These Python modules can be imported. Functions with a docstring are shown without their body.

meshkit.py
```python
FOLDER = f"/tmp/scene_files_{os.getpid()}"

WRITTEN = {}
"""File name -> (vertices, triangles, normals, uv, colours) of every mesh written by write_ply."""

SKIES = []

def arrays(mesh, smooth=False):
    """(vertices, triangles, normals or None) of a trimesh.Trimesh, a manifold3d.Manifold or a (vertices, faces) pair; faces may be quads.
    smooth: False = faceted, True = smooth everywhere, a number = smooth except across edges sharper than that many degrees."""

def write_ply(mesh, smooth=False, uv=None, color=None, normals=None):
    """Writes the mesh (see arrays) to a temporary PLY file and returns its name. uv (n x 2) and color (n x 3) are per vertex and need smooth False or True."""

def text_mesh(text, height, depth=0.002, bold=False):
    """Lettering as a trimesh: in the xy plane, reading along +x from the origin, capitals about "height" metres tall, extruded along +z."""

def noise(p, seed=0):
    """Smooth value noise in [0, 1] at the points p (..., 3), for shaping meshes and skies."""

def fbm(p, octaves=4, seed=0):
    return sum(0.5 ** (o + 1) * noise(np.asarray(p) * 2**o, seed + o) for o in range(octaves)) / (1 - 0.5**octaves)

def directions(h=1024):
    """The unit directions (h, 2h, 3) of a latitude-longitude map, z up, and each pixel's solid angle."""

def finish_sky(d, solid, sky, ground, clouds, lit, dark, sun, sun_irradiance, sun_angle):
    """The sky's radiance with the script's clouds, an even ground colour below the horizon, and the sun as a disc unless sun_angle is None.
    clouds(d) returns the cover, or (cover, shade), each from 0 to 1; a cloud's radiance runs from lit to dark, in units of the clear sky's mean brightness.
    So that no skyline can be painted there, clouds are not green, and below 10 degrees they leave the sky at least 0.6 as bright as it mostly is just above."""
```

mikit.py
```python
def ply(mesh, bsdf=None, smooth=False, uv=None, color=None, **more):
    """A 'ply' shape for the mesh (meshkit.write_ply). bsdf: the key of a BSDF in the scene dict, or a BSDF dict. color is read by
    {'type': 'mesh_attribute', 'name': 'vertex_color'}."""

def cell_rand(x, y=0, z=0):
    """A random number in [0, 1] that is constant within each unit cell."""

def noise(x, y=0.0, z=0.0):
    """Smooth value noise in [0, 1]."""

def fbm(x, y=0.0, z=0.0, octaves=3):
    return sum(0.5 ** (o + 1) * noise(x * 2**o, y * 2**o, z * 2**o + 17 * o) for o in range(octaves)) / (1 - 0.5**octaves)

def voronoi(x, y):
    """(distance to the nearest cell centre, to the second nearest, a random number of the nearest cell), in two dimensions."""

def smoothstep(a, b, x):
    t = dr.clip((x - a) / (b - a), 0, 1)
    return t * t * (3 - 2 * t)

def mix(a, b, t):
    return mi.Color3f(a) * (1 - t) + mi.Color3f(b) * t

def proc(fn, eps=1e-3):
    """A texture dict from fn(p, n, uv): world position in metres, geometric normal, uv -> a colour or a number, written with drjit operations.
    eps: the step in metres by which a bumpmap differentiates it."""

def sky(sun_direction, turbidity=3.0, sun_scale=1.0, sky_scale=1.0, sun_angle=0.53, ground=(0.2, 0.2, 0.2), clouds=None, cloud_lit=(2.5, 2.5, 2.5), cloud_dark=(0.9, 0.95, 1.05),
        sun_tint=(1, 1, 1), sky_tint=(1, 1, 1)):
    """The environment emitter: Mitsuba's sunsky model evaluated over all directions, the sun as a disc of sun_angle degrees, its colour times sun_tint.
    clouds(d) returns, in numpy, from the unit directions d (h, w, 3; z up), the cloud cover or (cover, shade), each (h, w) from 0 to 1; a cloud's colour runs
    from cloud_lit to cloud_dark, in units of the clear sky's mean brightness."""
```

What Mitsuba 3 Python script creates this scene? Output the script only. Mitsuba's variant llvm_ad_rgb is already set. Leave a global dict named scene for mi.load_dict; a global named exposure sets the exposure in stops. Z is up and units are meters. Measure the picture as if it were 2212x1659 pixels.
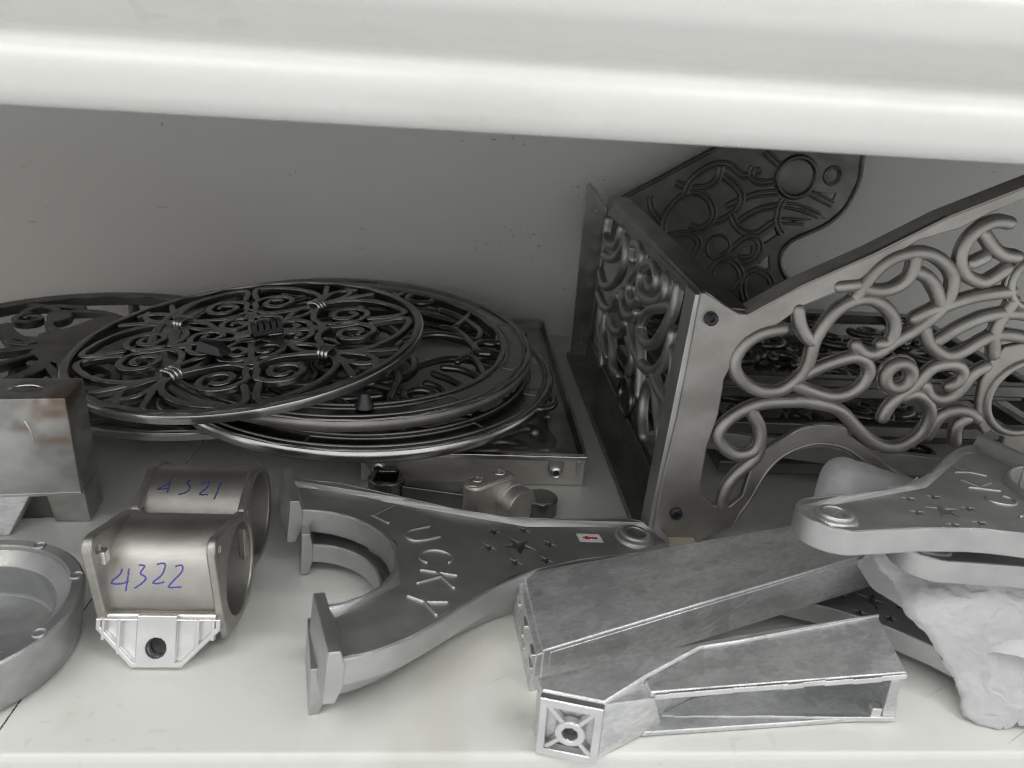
import math
import numpy as np, trimesh, mitsuba as mi, drjit as dr, mikit, meshkit
from shapely.geometry import Polygon, LineString, Point, MultiPolygon, box as sbox
from shapely.ops import unary_union
from shapely import affinity
from scipy.interpolate import CubicSpline
from scipy.spatial.transform import Rotation as Ro
from manifold3d import Manifold, CrossSection, Mesh
from mikit import proc, ply, noise, fbm, smoothstep, mix

T = mi.ScalarTransform4f
scene, labels = {}, {}

# ------------------------------------------------------------------ camera, light, exposure
PITCH, YAW, ROLL = math.radians(22.0), math.radians(4.685), math.radians(3.708)
eye = np.array([0, 0, 0.27])
fw = np.array([math.sin(YAW) * math.cos(PITCH), math.cos(YAW) * math.cos(PITCH), -math.sin(PITCH)])
rt = np.array([math.cos(YAW), -math.sin(YAW), 0])
upv = np.cross(rt, fw) * math.cos(ROLL) - rt * math.sin(ROLL)
scene['camera'] = {'type': 'thinlens', 'fov': math.degrees(2 * math.atan(1106 / 1662)), 'fov_axis': 'x', 'near_clip': 0.02, 'far_clip': 30.0,
                   'aperture_radius': 0.0011, 'focus_distance': 0.46,
                   'to_world': T().look_at(origin=eye.tolist(), target=(eye + fw).tolist(), up=upv.tolist())}
exposure = 0.22
scene['room_light'] = {'type': 'constant', 'radiance': {'type': 'rgb', 'value': [0.70, 0.708, 0.698]}}


def lamp(key, x, y, z, lx, ly, power, tilt=0):
    scene[key] = {'type': 'rectangle', 'to_world': T().translate([x, y, z]).rotate([1, 0, 0], 180 + tilt).scale([lx / 2, ly / 2, 1]),
                  'emitter': {'type': 'area', 'radiance': {'type': 'rgb', 'value': [power, power * 0.998, power * 0.97]}}}
    labels[key] = {'label': 'long white ceiling lamp over the aisle in front of the shelf', 'category': 'lamp', 'group': 'ceiling lamps over the aisle', 'kind': 'structure'}


n_ = 0
for ly_, xs, pw, wd in ((-0.30, (-0.9, 1.2), 18, 0.06), (-0.55, (-0.9, 1.2), 18, 0.06), (-0.80, (-0.9, 1.2), 15.5, 0.06), (-1.10, (-0.9, 1.2), 13, 0.06), (-7.0, (-2.2, 0.0, 2.2), 5, 0.24)):
    for lx_ in xs:
        lamp('ceiling_lamp' + (f'_{n_:03d}' if n_ else ''), lx_, ly_, 2.15, 1.5, wd, pw)
        n_ += 1

# ------------------------------------------------------------------ materials


def rgb(*c):
    return {'type': 'rgb', 'value': list(c)}


def mat(key, base, rough, metallic=1.0, bump=None, scale=1.0, **kw):
    m = {'type': 'principled', 'base_color': base, 'roughness': rough, 'metallic': metallic, **kw}
    if bump is not None:
        m = {'type': 'bumpmap', 'tex': bump, 'scale': scale, 'bsdf': m}
    scene[key] = {'type': 'twosided', 'bsdf': m}


def grain(freq, amp):
    return proc(lambda p, n, uv: (fbm(p.x * freq, p.y * freq, p.z * freq, 3) - 0.5) * amp, eps=2e-4)


def paint_col(p, n, uv):
    d = fbm(p.x * 9, p.y * 9, p.z * 9, 4)
    s = smoothstep(0.50, 0.80, fbm(p.x * 28 + 5, p.y * 17, p.z * 30, 4))
    ln = smoothstep(0.94, 0.985, noise(p.x * 14 + p.y * 9, p.y * 620 - p.x * 340, 2.0)) * smoothstep(0.55, 0.75, noise(p.x * 11, p.y * 13, 8.0))
    sp = smoothstep(0.86, 0.90, noise(p.x * 210, p.y * 210, p.z * 210)) * smoothstep(0.66, 0.76, noise(p.x * 23, p.y * 23, p.z * 23 + 4))
    c = mix((0.62, 0.625, 0.590), (0.67, 0.675, 0.64), d)
    c = mix(c, (0.50, 0.485, 0.42), s * 0.38)
    c = mix(c, (0.36, 0.36, 0.34), ln * 0.65)
    return mix(c, (0.40, 0.38, 0.33), sp * 0.15)


def wall_col(p, n, uv):
    d = fbm(p.x * 5, p.y * 5, p.z * 5, 4)
    sc_ = smoothstep(0.93, 0.96, noise(p.x * 60, 3.0, p.z * 330)) * smoothstep(0.70, 0.80, noise(p.x * 9 + 7, 1.0, p.z * 17))
    c = mix((0.76, 0.765, 0.735), (0.83, 0.835, 0.80), d)
    c = mix(c, (0.60, 0.52, 0.48), smoothstep(0.5, 0.75, noise(p.x * 3.1 + 2.2, 2.0, p.z * 3)) * 0.35)
    sp = smoothstep(0.91, 0.94, noise(p.x * 330, 5.0, p.z * 330)) * smoothstep(0.78, 0.84, noise(p.x * 17 + 1.7, 6.0, p.z * 19))
    c = mix(c, (0.16, 0.16, 0.16), sp * 0.7)
    return mix(c, (0.34, 0.33, 0.31), sc_ * 0.5)


def mottled(a, b, f, sx=1.0, c=None, t0=0.6, t1=0.75, f2=20.0):
    def fn(p, n, uv):
        d = fbm(p.x * f * sx, p.y * f, p.z * f, 4)
        k = mix(a, b, smoothstep(0.25, 0.75, d))
        if c is not None:
            k = mix(k, c, smoothstep(t0, t1, fbm(p.x * f2 + 9, p.y * f2, p.z * f2, 4)))
        return k
    return proc(fn)


def rough_tex(lo, hi, f):
    return proc(lambda p, n, uv: lo + (hi - lo) * fbm(p.x * f, p.y * f, p.z * f, 3))


fine = grain(2600, 0.00005)
coarse = grain(900, 0.00012)
mat('paint', proc(paint_col), 0.30, 0.0, specular=0.5)
def gloss_col(p, n, uv):
    d = fbm(p.x * 14, p.z * 40, 2.0, 4)
    s = smoothstep(0.58, 0.78, fbm(p.x * 22 + 3, p.z * 120, 7.0, 4))
    sp = smoothstep(0.88, 0.91, noise(p.x * 170, p.z * 190, 1.0)) * smoothstep(0.6, 0.75, noise(p.x * 12, p.z * 60, 9.0))
    c = mix((0.62, 0.622, 0.592), (0.67, 0.672, 0.645), d)
    return mix(mix(c, (0.52, 0.50, 0.455), s * 0.22), (0.45, 0.43, 0.39), sp * 0.18)


mat('paint_gloss', proc(gloss_col), 0.30, 0.0, specular=0.5)
mat('wall_paint', proc(wall_col), 0.42, 0.0, specular=0.4)
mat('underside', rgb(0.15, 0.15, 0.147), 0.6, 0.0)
mat('alu_satin', mottled((0.50, 0.502, 0.50), (0.60, 0.602, 0.598), 60), rough_tex(0.42, 0.58, 90), 1.0, grain(1500, 0.00012))
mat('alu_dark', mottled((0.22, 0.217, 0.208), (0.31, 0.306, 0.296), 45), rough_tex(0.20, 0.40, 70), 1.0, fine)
mat('alu_edge', mottled((0.66, 0.655, 0.64), (0.84, 0.83, 0.81), 80), rough_tex(0.14, 0.36, 120), 1.0, fine)
mat('alu_cup', mottled((0.36, 0.365, 0.37), (0.52, 0.525, 0.53), 45, 1.0, (0.62, 0.61, 0.59), 0.55, 0.8, 40), rough_tex(0.34, 0.52, 60), 0.9, coarse)
mat('alu_dull', mottled((0.34, 0.325, 0.30), (0.44, 0.425, 0.40), 60), 0.55, 0.35, fine)
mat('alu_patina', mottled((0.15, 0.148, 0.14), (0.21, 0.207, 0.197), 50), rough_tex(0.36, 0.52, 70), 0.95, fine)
mat('steel_dark', rgb(0.11, 0.11, 0.115), 0.5, 0.9, fine)
mat('alu_bead', mottled((0.44, 0.425, 0.40), (0.54, 0.52, 0.49), 70), rough_tex(0.40, 0.54, 60), 1.0, fine)
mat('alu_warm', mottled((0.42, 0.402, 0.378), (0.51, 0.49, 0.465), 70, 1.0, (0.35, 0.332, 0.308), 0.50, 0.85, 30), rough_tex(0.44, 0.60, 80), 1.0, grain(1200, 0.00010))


def raw_col(p, n, uv):
    a, c_ = p.x * 0.955 + p.y * 0.30, p.y * 0.955 - p.x * 0.30 + p.z * 0.6
    s1 = fbm(a * 48, c_ * 170, p.z * 60, 4)
    s2 = fbm(a * 420 + 4, c_ * 700, p.z * 500, 3)
    s3 = smoothstep(0.58, 0.70, fbm(a * 85 + 11, c_ * 120, 6.0, 4))
    k = mix((0.58, 0.585, 0.592), (0.80, 0.805, 0.81), smoothstep(0.25, 0.75, s1 * 0.5 + s2 * 0.5))
    k = mix(k, (0.48, 0.482, 0.485), s3 * 0.5)
    sc_ = smoothstep(0.88, 0.95, noise(a * 34 + c_ * 25, c_ * 1100 - a * 300, 1.0)) * smoothstep(0.45, 0.65, noise(a * 40, c_ * 40, 5.0))
    pit = smoothstep(0.86, 0.92, noise(p.x * 900, p.y * 900, p.z * 900))
    return mix(mix(k, (0.90, 0.90, 0.90), sc_ * 0.6), (0.30, 0.30, 0.30), pit * 0.35)


mat('alu_raw', proc(raw_col), rough_tex(0.38, 0.58, 90), 0.85, coarse)
mat('alu_stain', mottled((0.40, 0.40, 0.395), (0.66, 0.66, 0.65), 40, 1.0, (0.28, 0.205, 0.15), 0.47, 0.66, 30), rough_tex(0.30, 0.55, 60), 0.85, coarse)
mat('alu_bright', mottled((0.66, 0.66, 0.655), (0.78, 0.78, 0.775), 90), rough_tex(0.26, 0.44, 130), 0.95, fine)
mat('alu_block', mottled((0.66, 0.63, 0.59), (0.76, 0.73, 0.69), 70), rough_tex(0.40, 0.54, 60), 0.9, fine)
scene['foam'] = {'type': 'bumpmap', 'tex': grain(420, 0.0011), 'scale': 1.0, 'bsdf': {'type': 'principledthin', 'base_color': mottled((0.66, 0.66, 0.67), (0.78, 0.775, 0.785), 60), 'roughness': 0.42, 'diff_trans': 0.7, 'eta': 1.4}}
mat('black_steel', rgb(0.02, 0.02, 0.021), 0.38, 0.0, specular=0.6)
mat('dark_hole', rgb(0.03, 0.03, 0.03), 0.6, 0.0)
mat('ink', rgb(0.075, 0.07, 0.34), 0.5, 0.0)
mat('ink_dark', rgb(0.05, 0.045, 0.20), 0.5, 0.0)
mat('sticker', rgb(0.80, 0.80, 0.78), 0.45, 0.0)
mat('red', rgb(0.62, 0.03, 0.04), 0.5, 0.0)
mat('tan', rgb(0.42, 0.38, 0.32), 0.6, 0.0)

# ------------------------------------------------------------------ mesh helpers


def num(key):
    if key not in scene and key not in labels:
        return key
    i = 1
    while f'{key}_{i:03d}' in scene or f'{key}_{i:03d}' in labels:
        i += 1
    return f'{key}_{i:03d}'


def thing(key, label, cat, group=None, kind=None):
    key = num(key)
    labels[key] = {'label': label, 'category': cat}
    if group:
        labels[key]['group'] = group
    if kind:
        labels[key]['kind'] = kind
    return key


def arr(m):
    if hasattr(m, 'to_mesh'):
        q = m.to_mesh()
        return np.array(q.vert_properties[:, :3], float), np.array(q.tri_verts, int)
    if isinstance(m, tuple):
        return np.asarray(m[0], float), np.asarray(m[1], int)
    return np.array(m.vertices), np.array(m.faces)


def cat_(ms):
    vs, fs, n = [], [], 0
    for m in ms:
        v, f = arr(m)
        vs.append(v); fs.append(f + n); n += len(v)
    return np.vstack(vs), np.vstack(fs)


def part(parent, name, mesh, bsdf, frame=None, smooth=32, label=None):
    key = num(f'{parent}__{name}' if parent else name)
    v, f = arr(mesh)
    if frame is not None:
        R, t = frame
        v = v @ R.T + t
    scene[key] = ply(trimesh.Trimesh(v, f, process=False), bsdf, smooth=smooth)
    if label:
        labels[key] = {'label': label}
    return key


def frame(pos, rot=(0, 0, 0), s=1.0):
    """local -> world: euler z, x, y in radians, uniform scale"""
    return Ro.from_euler('zxy', rot).as_matrix() * s, np.asarray(pos, float)


def axes(o, u, v, n=None):
    u, v = np.asarray(u, float), np.asarray(v, float)
    u = u / np.linalg.norm(u); v = v - u * (u @ v); v /= np.linalg.norm(v)
    return np.stack([u, v, np.cross(u, v)], 1), np.asarray(o, float)


def spline(pts, step=None, closed=False, n=None):
    p = np.asarray(pts, float)
    if len(p) == 2 and not closed:
        k = n or 2
        return p[0] + (p[1] - p[0]) * np.linspace(0, 1, k)[:, None]
    if closed:
        p = np.vstack([p, p[:1]])
    s = np.r_[0, np.cumsum(np.linalg.norm(np.diff(p, axis=0), axis=1) ** 0.6)]
    cs = CubicSpline(s, p, bc_type='periodic' if closed else 'natural')
    q = cs(np.linspace(0, s[-1], 200))
    L = np.linalg.norm(np.diff(q, axis=0), axis=1).sum()
    k = n or max(4, int(L / step) + 1)
    q = cs(np.linspace(0, s[-1], k))
    return q[:-1] if closed else q


def tube(path, r, sides=12, closed=False, cap=True, flat=1.0, nrm=None):
    """round bar along the 3-D path; hemispherical ends; flat squashes it along nrm"""
    p = np.asarray(path, float)
    if cap and not closed:
        d0, d1 = p[0] - p[1], p[-1] - p[-2]
        d0 /= np.linalg.norm(d0); d1 /= np.linalg.norm(d1)
        a = np.radians([90, 62, 34])
        head = [p[0] + d0 * r * math.sin(x) for x in a]
        tail = [p[-1] + d1 * r * math.sin(x) for x in a[::-1]]
        rr = [r * max(math.cos(x), 0.02) for x in a]
        p = np.vstack([head, p, tail])
        rad = np.r_[rr, np.full(len(p) - 6, r), rr[::-1]]
    else:
        rad = np.full(len(p), r)
    t = np.gradient(p, axis=0)
    if closed:
        t = np.roll(p, -1, 0) - np.roll(p, 1, 0)
    t /= np.linalg.norm(t, axis=1, keepdims=True) + 1e-15
    if nrm is None:
        nrm = np.array([0, 0, 1.0])
    b = np.cross(t, nrm); b /= np.linalg.norm(b, axis=1, keepdims=True) + 1e-15
    c = np.cross(b, t)
    ang = np.arange(sides) * 2 * np.pi / sides
    v = p[:, None] + rad[:, None, None] * (np.cos(ang)[None, :, None] * b[:, None] + flat * np.sin(ang)[None, :, None] * c[:, None])
    m, k = len(p), sides
    i, j = np.meshgrid(np.arange(m if closed else m - 1), np.arange(k), indexing='ij')
    i2 = (i + 1) % m
    q = np.stack([i * k + j, i2 * k + j, i2 * k + (j + 1) % k, i * k + (j + 1) % k], -1).reshape(-1, 4)
    f = np.vstack([q[:, [0, 1, 2]], q[:, [0, 2, 3]]])
    v = v.reshape(-1, 3)
    if not closed:
        v = np.vstack([v, p[:1], p[-1:]])
        n0 = m * k
        jj = np.arange(k)
        f = np.vstack([f, np.stack([jj, (jj + 1) % k, np.full(k, n0)], 1), np.stack([(m - 1) * k + (jj + 1) % k, (m - 1) * k + jj, np.full(k, n0 + 1)], 1)])
    return v, f


def polys(g):
    return [x for x in getattr(g, 'geoms', [g]) if x.geom_type == 'Polygon' and x.area > 1e-9]


def tri(poly):
    v, f = trimesh.creation.triangulate_polygon(poly, engine='earcut')
    return np.asarray(v, float), np.asarray(f, int)


def cover(g, prof):
    """top surface over the polygon g: prof = [(inset, z), ...]; the last z goes on over the middle"""
    vs, fs, n = [], [], 0
    cur = g
    for (d0, z0), (d1, z1) in zip(prof, prof[1:]):
        nxt = g.buffer(-d1, join_style=1, quad_segs=3) if d1 > 0 else g
        for q in polys(cur.difference(nxt)):
            v, f = tri(q)
            inner = nxt.boundary if not nxt.is_empty else None
            if inner is None:
                zz = np.full(len(v), z0)
            else:
                out = cur.boundary
                zz = np.array([z1 if inner.distance(Point(a)) < 1e-7 and not out.distance(Point(a)) < 1e-9 else z0 for a in v])
            vs.append(np.c_[v, zz]); fs.append(f + n); n += len(v)
        cur = nxt
        if cur.is_empty:
            break
    for q in polys(cur):
        v, f = tri(q)
        vs.append(np.c_[v, np.full(len(v), prof[-1][1])]); fs.append(f + n); n += len(v)
    return np.vstack(vs), np.vstack(fs)


def slab(g, top, bottom):
    """solid over the polygon g: top and bottom are profiles (inset, z), both starting at inset 0"""
    g = g.simplify(1e-6)
    a, b = cover(g, top), cover(g, bottom)
    b = (b[0], b[1][:, ::-1])
    ms = [a, b]
    for q in polys(g):
        for ring in [q.exterior, *q.interiors]:
            c = np.array(ring.coords)[:-1]
            k = len(c)
            v = np.vstack([np.c_[c, np.full(k, bottom[0][1])], np.c_[c, np.full(k, top[0][1])]])
            i = np.arange(k); j = (i + 1) % k
            f = np.vstack([np.stack([i, j, j + k], 1), np.stack([i, j + k, i + k], 1)])
            if not ring.is_ccw and ring is q.exterior or ring.is_ccw and ring is not q.exterior:
                f = f[:, ::-1]
            ms.append((v, f))
    return cat_(ms)


def plate(g, z0, z1, bev=0.0008):
    return slab(g, [(0, z1 - bev), (bev * 0.4, z1 - bev * 0.35), (bev, z1)] if bev else [(0, z1)], [(0, z0 + bev), (bev, z0)] if bev else [(0, z0)])


def rbox(lo, hi, r=0.001, seg=2):
    """box with rounded edges"""
    lo, hi = np.asarray(lo, float), np.asarray(hi, float)
    r = min(r, (hi - lo).min() * 0.45)
    s = Manifold.sphere(r, 8 * seg)
    return Manifold.batch_hull([s.translate([a, b, c]) for a in (lo[0] + r, hi[0] - r) for b in (lo[1] + r, hi[1] - r) for c in (lo[2] + r, hi[2] - r)])


def hexa(c8, r=0.001):
    """rounded solid over eight (or more) corners"""
    c = np.asarray(c8, float); m = c.mean(0)
    s = Manifold.sphere(r, 12)
    return Manifold.batch_hull([s.translate((q + (m - q) / np.linalg.norm(m - q) * r * 1.5).tolist()) for q in c])


def cyl(r0, r1, h, n=40):
    return Manifold.cylinder(h, r0, r1, n)


def rev(prof, n=64):
    """revolve the (r, z) polyline"""
    m = trimesh.creation.revolve(np.asarray(prof, float), sections=n)
    return np.array(m.vertices), np.array(m.faces)


def mm(p):
    return np.asarray(p, float) * 1e-3


def stroke(pts, w, step=0.0025, spl=True):
    q = spline(mm(pts), step) if spl else mm(pts)
    return LineString(q).buffer(w / 2, quad_segs=4)


def flat_tubes(parent, frame_, paths, r, bsdf, name, z=0.0, step=0.003, sides=12, flat=1.0):
    for p in paths:
        q = spline(mm(p), step)
        part(parent, name, tube(np.c_[q, np.full(len(q), z)], r, sides, flat=flat), bsdf, frame_, True)

# ------------------------------------------------------------------ measured outlines in millimetres, in the plane of each casting
FP_OUT = [[-3.6,6.3],[-3.0,19.1],[-1.6,55.4],[1.2,89.0],[2.8,124.3],[3.8,164.2],[6.6,164.7],[10.1,162.9],[18.3,157.9],[27.3,153.5],[32.4,152.8],[59.8,170.9],[97.3,190.8],[133.4,212.6],[170.8,230.2],[198.7,243.2]]
FP_ARCH_UP = [[51.9,59.0],[59.8,69.5],[68.4,76.1],[75.2,82.0],[84.3,85.2],[94.9,86.0],[106.2,83.5],[106.9,80.7],[115.0,75.3],[129.6,65.1],[142.6,56.3],[153.1,51.6],[165.0,45.0]]
FP_ARCH_LO = [[47.1,13.8],[48.7,20.3],[53.4,30.7],[58.1,45.2],[63.9,57.3],[72.3,65.5],[82.1,70.2],[93.6,71.5],[103.0,69.8],[97.0,71.5],[106.7,68.5],[116.3,63.0],[123.6,58.3],[132.7,52.7],[145.2,46.2],[158.6,39.7]]
FP_OPEN = [[25.7,113.7],[25.9,91.7],[22.4,69.8],[22.6,43.2],[24.0,37.1],[33.4,29.7],[42.6,29.4],[49.5,36.8],[53.0,53.0]]
FP_RAIL = [[26.8,113.3],[28.2,130.6],[33.6,144.1],[50.5,149.6],[63.5,161.3],[73.4,166.4],[88.7,173.8],[101.0,186.0],[120.0,200.8],[141.4,208.3],[157.0,217.8],[172.3,225.6],[200.1,239.4]]
FP_TUBES = [[[54.0,144.9],[46.5,143.3],[40.2,140.4],[33.6,134.4],[30.3,126.2],[30.9,119.9],[35.5,113.7],[43.5,108.4],[52.7,106.4],[61.2,108.1],[67.3,113.0],[72.2,119.6],[73.9,127.9],[74.2,136.9],[76.4,145.0],[80.6,153.4],[86.8,160.2],[96.9,164.5],[105.9,163.2],[114.1,157.9],[118.9,151.1],[119.8,144.1],[118.0,139.1],[113.7,138.5]],[[99.1,137.0],[103.6,133.1],[111.8,132.1],[119.9,138.7],[129.5,145.8],[138.7,154.1],[144.4,161.8],[146.6,167.9],[146.8,174.8],[144.1,181.4],[137.1,187.7],[128.4,191.4],[116.6,191.3],[106.7,187.1],[99.9,180.2],[95.2,171.6],[92.6,164.7]],[[81.7,171.0],[91.7,172.3]],[[94.6,170.7],[102.6,169.4],[112.5,171.1],[119.5,176.9],[121.4,182.9],[121.1,188.6]],[[124.4,181.3],[131.2,178.3],[137.1,172.6],[140.2,167.7],[144.4,161.8]],[[129.8,154.6],[136.5,158.9],[144.4,161.8]],[[61.1,156.5],[63.3,149.7],[68.4,142.0],[74.2,136.9]],[[144.4,161.8],[155.3,166.6],[167.4,170.1],[181.6,172.5]],[[146.6,141.6],[156.0,149.1],[167.3,155.8],[179.5,159.4],[193.9,159.6],[211.6,156.8]],[[137.6,148.4],[141.3,141.4],[147.2,136.2],[156.2,132.9],[164.3,136.0],[171.6,141.7],[179.2,146.1],[188.8,146.9],[201.1,145.2]],[[185.1,167.0],[182.6,160.8],[180.8,155.5],[179.7,147.4],[181.2,141.2],[183.1,134.9]],[[74.1,118.8],[82.8,123.7],[93.3,128.2],[101.7,129.9],[108.8,126.1],[111.1,120.2],[108.5,112.6],[101.8,106.8],[93.3,104.6],[83.9,106.1],[74.4,109.1],[66.6,112.0]],[[126.6,92.5],[128.5,99.6],[134.1,106.8],[140.0,112.4],[144.2,118.7],[148.4,124.9],[155.8,127.4],[164.0,127.0],[167.9,122.6],[166.9,117.2],[161.9,114.0]],[[147.5,113.5],[150.8,108.2],[157.6,105.3],[163.9,106.7],[168.6,111.1],[172.3,119.0],[175.4,123.6],[180.4,126.9]],[[135.1,105.7],[142.6,108.3],[150.4,104.3],[154.7,98.2],[155.5,91.1],[153.7,83.8],[149.2,78.0],[142.7,73.7],[133.8,72.6],[124.7,75.6],[116.6,81.0],[108.0,88.7],[100.7,94.8],[92.5,98.4],[83.3,100.0],[72.0,101.5]],[[84.7,100.3],[75.7,100.9],[63.6,100.4],[52.5,99.1],[41.9,95.1],[34.2,89.2],[29.2,82.4],[28.5,75.7],[33.2,69.2],[40.1,65.0],[47.2,65.2],[52.8,68.8],[54.0,76.6],[51.6,85.1],[46.9,91.5],[44.3,96.1]],[[54.4,74.6],[54.4,64.9],[49.4,57.9],[42.7,49.8],[38.8,40.6],[38.3,30.3]],[[157.4,81.5],[159.2,88.8],[162.7,95.3],[169.4,98.3],[177.0,98.1],[185.2,93.7]],[[176.0,78.0],[174.1,84.5],[174.8,90.1],[179.1,93.5]],[[168.6,210.4],[160.8,210.8],[153.5,207.3],[148.5,201.4],[146.4,193.9],[147.5,187.4],[151.7,181.7],[157.0,178.6],[164.3,177.3],[170.2,180.9],[174.9,185.3]],[[156.1,204.2],[162.3,198.0],[169.7,193.4],[178.7,192.2]],[[154.3,187.7],[160.2,190.9]]]
FP_DONUT = [[129.0,119.3],[139.2,119.6]]
FP_CIRC = [[194.5,178.6],[179.8,178.0],[210.5,108.8],[187.3,107.9]]
FP_PLATE = [[180.2,117.7],[182.1,130.7],[188.1,139.9],[200.3,143.3],[222.2,144.2],[250.5,62.8],[225.3,67.1],[198.2,88.5],[192.1,83.4],[184.9,92.1],[181.4,106.2]]
FP_BOLT = [[11.4,150.0],[9.5,24.4]]
SP_OUT = [[509.3,155.3],[330.6,166.2],[185.3,159.2],[59.3,155.8],[39.0,154.3]]
SP_TUBES = [[[329.1,145.0],[328.0,130.6],[296.1,126.9],[272.1,136.0],[267.7,148.4]],[[323.8,112.5],[287.1,116.8],[253.8,132.2],[245.7,145.2]],[[326.2,94.8],[304.7,87.5],[269.6,96.9],[242.9,113.6],[235.1,132.6],[241.7,146.0]],[[320.2,74.6],[280.4,71.1],[246.9,83.1],[237.5,95.7]],[[210.0,134.6],[213.9,144.6],[192.8,149.1],[180.3,143.3],[186.5,131.4],[203.6,116.3],[199.7,106.4],[181.0,104.5],[168.1,113.5]],[[107.3,146.3],[103.1,136.7],[116.8,125.7],[145.4,118.3],[169.5,120.1],[175.5,132.4],[158.0,143.4],[138.2,144.9],[129.2,137.5],[139.1,128.4],[152.2,131.5]],[[78.6,146.4],[78.2,134.7],[87.8,116.5],[107.8,97.1],[133.7,89.7],[149.2,94.9],[143.8,107.0],[108.5,123.4],[84.3,131.4]],[[224.4,103.2],[216.6,94.0],[187.4,91.6],[169.7,100.7]],[[178.6,86.2],[163.2,77.7],[131.7,73.1],[100.1,78.5],[79.1,93.0],[71.6,106.7],[70.2,116.3]],[[259.7,73.2],[242.7,66.3],[207.4,72.0],[194.3,83.9]],[[297.7,63.7],[288.6,47.1],[267.2,37.1],[259.9,22.6]],[[258.2,65.4],[231.7,53.8],[218.2,38.4],[192.9,38.3]],[[178.8,76.0],[157.4,70.7],[161.0,54.7]],[[151.1,92.5],[134.9,77.2],[127.1,62.7],[121.4,50.9]],[[93.0,78.0],[77.4,74.5],[52.8,73.9]],[[90.8,31.4],[102.6,41.6],[107.5,56.8],[100.3,70.0],[84.7,71.5],[69.4,60.1],[54.8,49.1],[70.9,41.2]],[[63.9,107.9],[53.8,98.0],[55.5,85.2]],[[275.9,66.1],[269.8,49.0],[244.0,37.0]]]
SP_OVAL = [[157.3,34.6],[181.0,24.5],[168.5,48.0],[146.2,21.5]]
RP_OUT = [[144.7,119.1],[159.0,157.2],[200.2,181.9],[245.4,209.6],[282.8,232.8],[345.2,244.7],[387.1,232.6],[408.8,218.2],[409.3,209.5],[411.2,192.1],[408.9,178.6],[403.3,161.7],[391.0,145.8],[374.3,134.2],[356.8,125.5],[346.0,115.6],[343.7,102.8],[349.4,90.3],[359.8,79.4],[371.9,68.5],[358.8,51.3],[340.5,16.7],[318.6,-1.5]]
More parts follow.
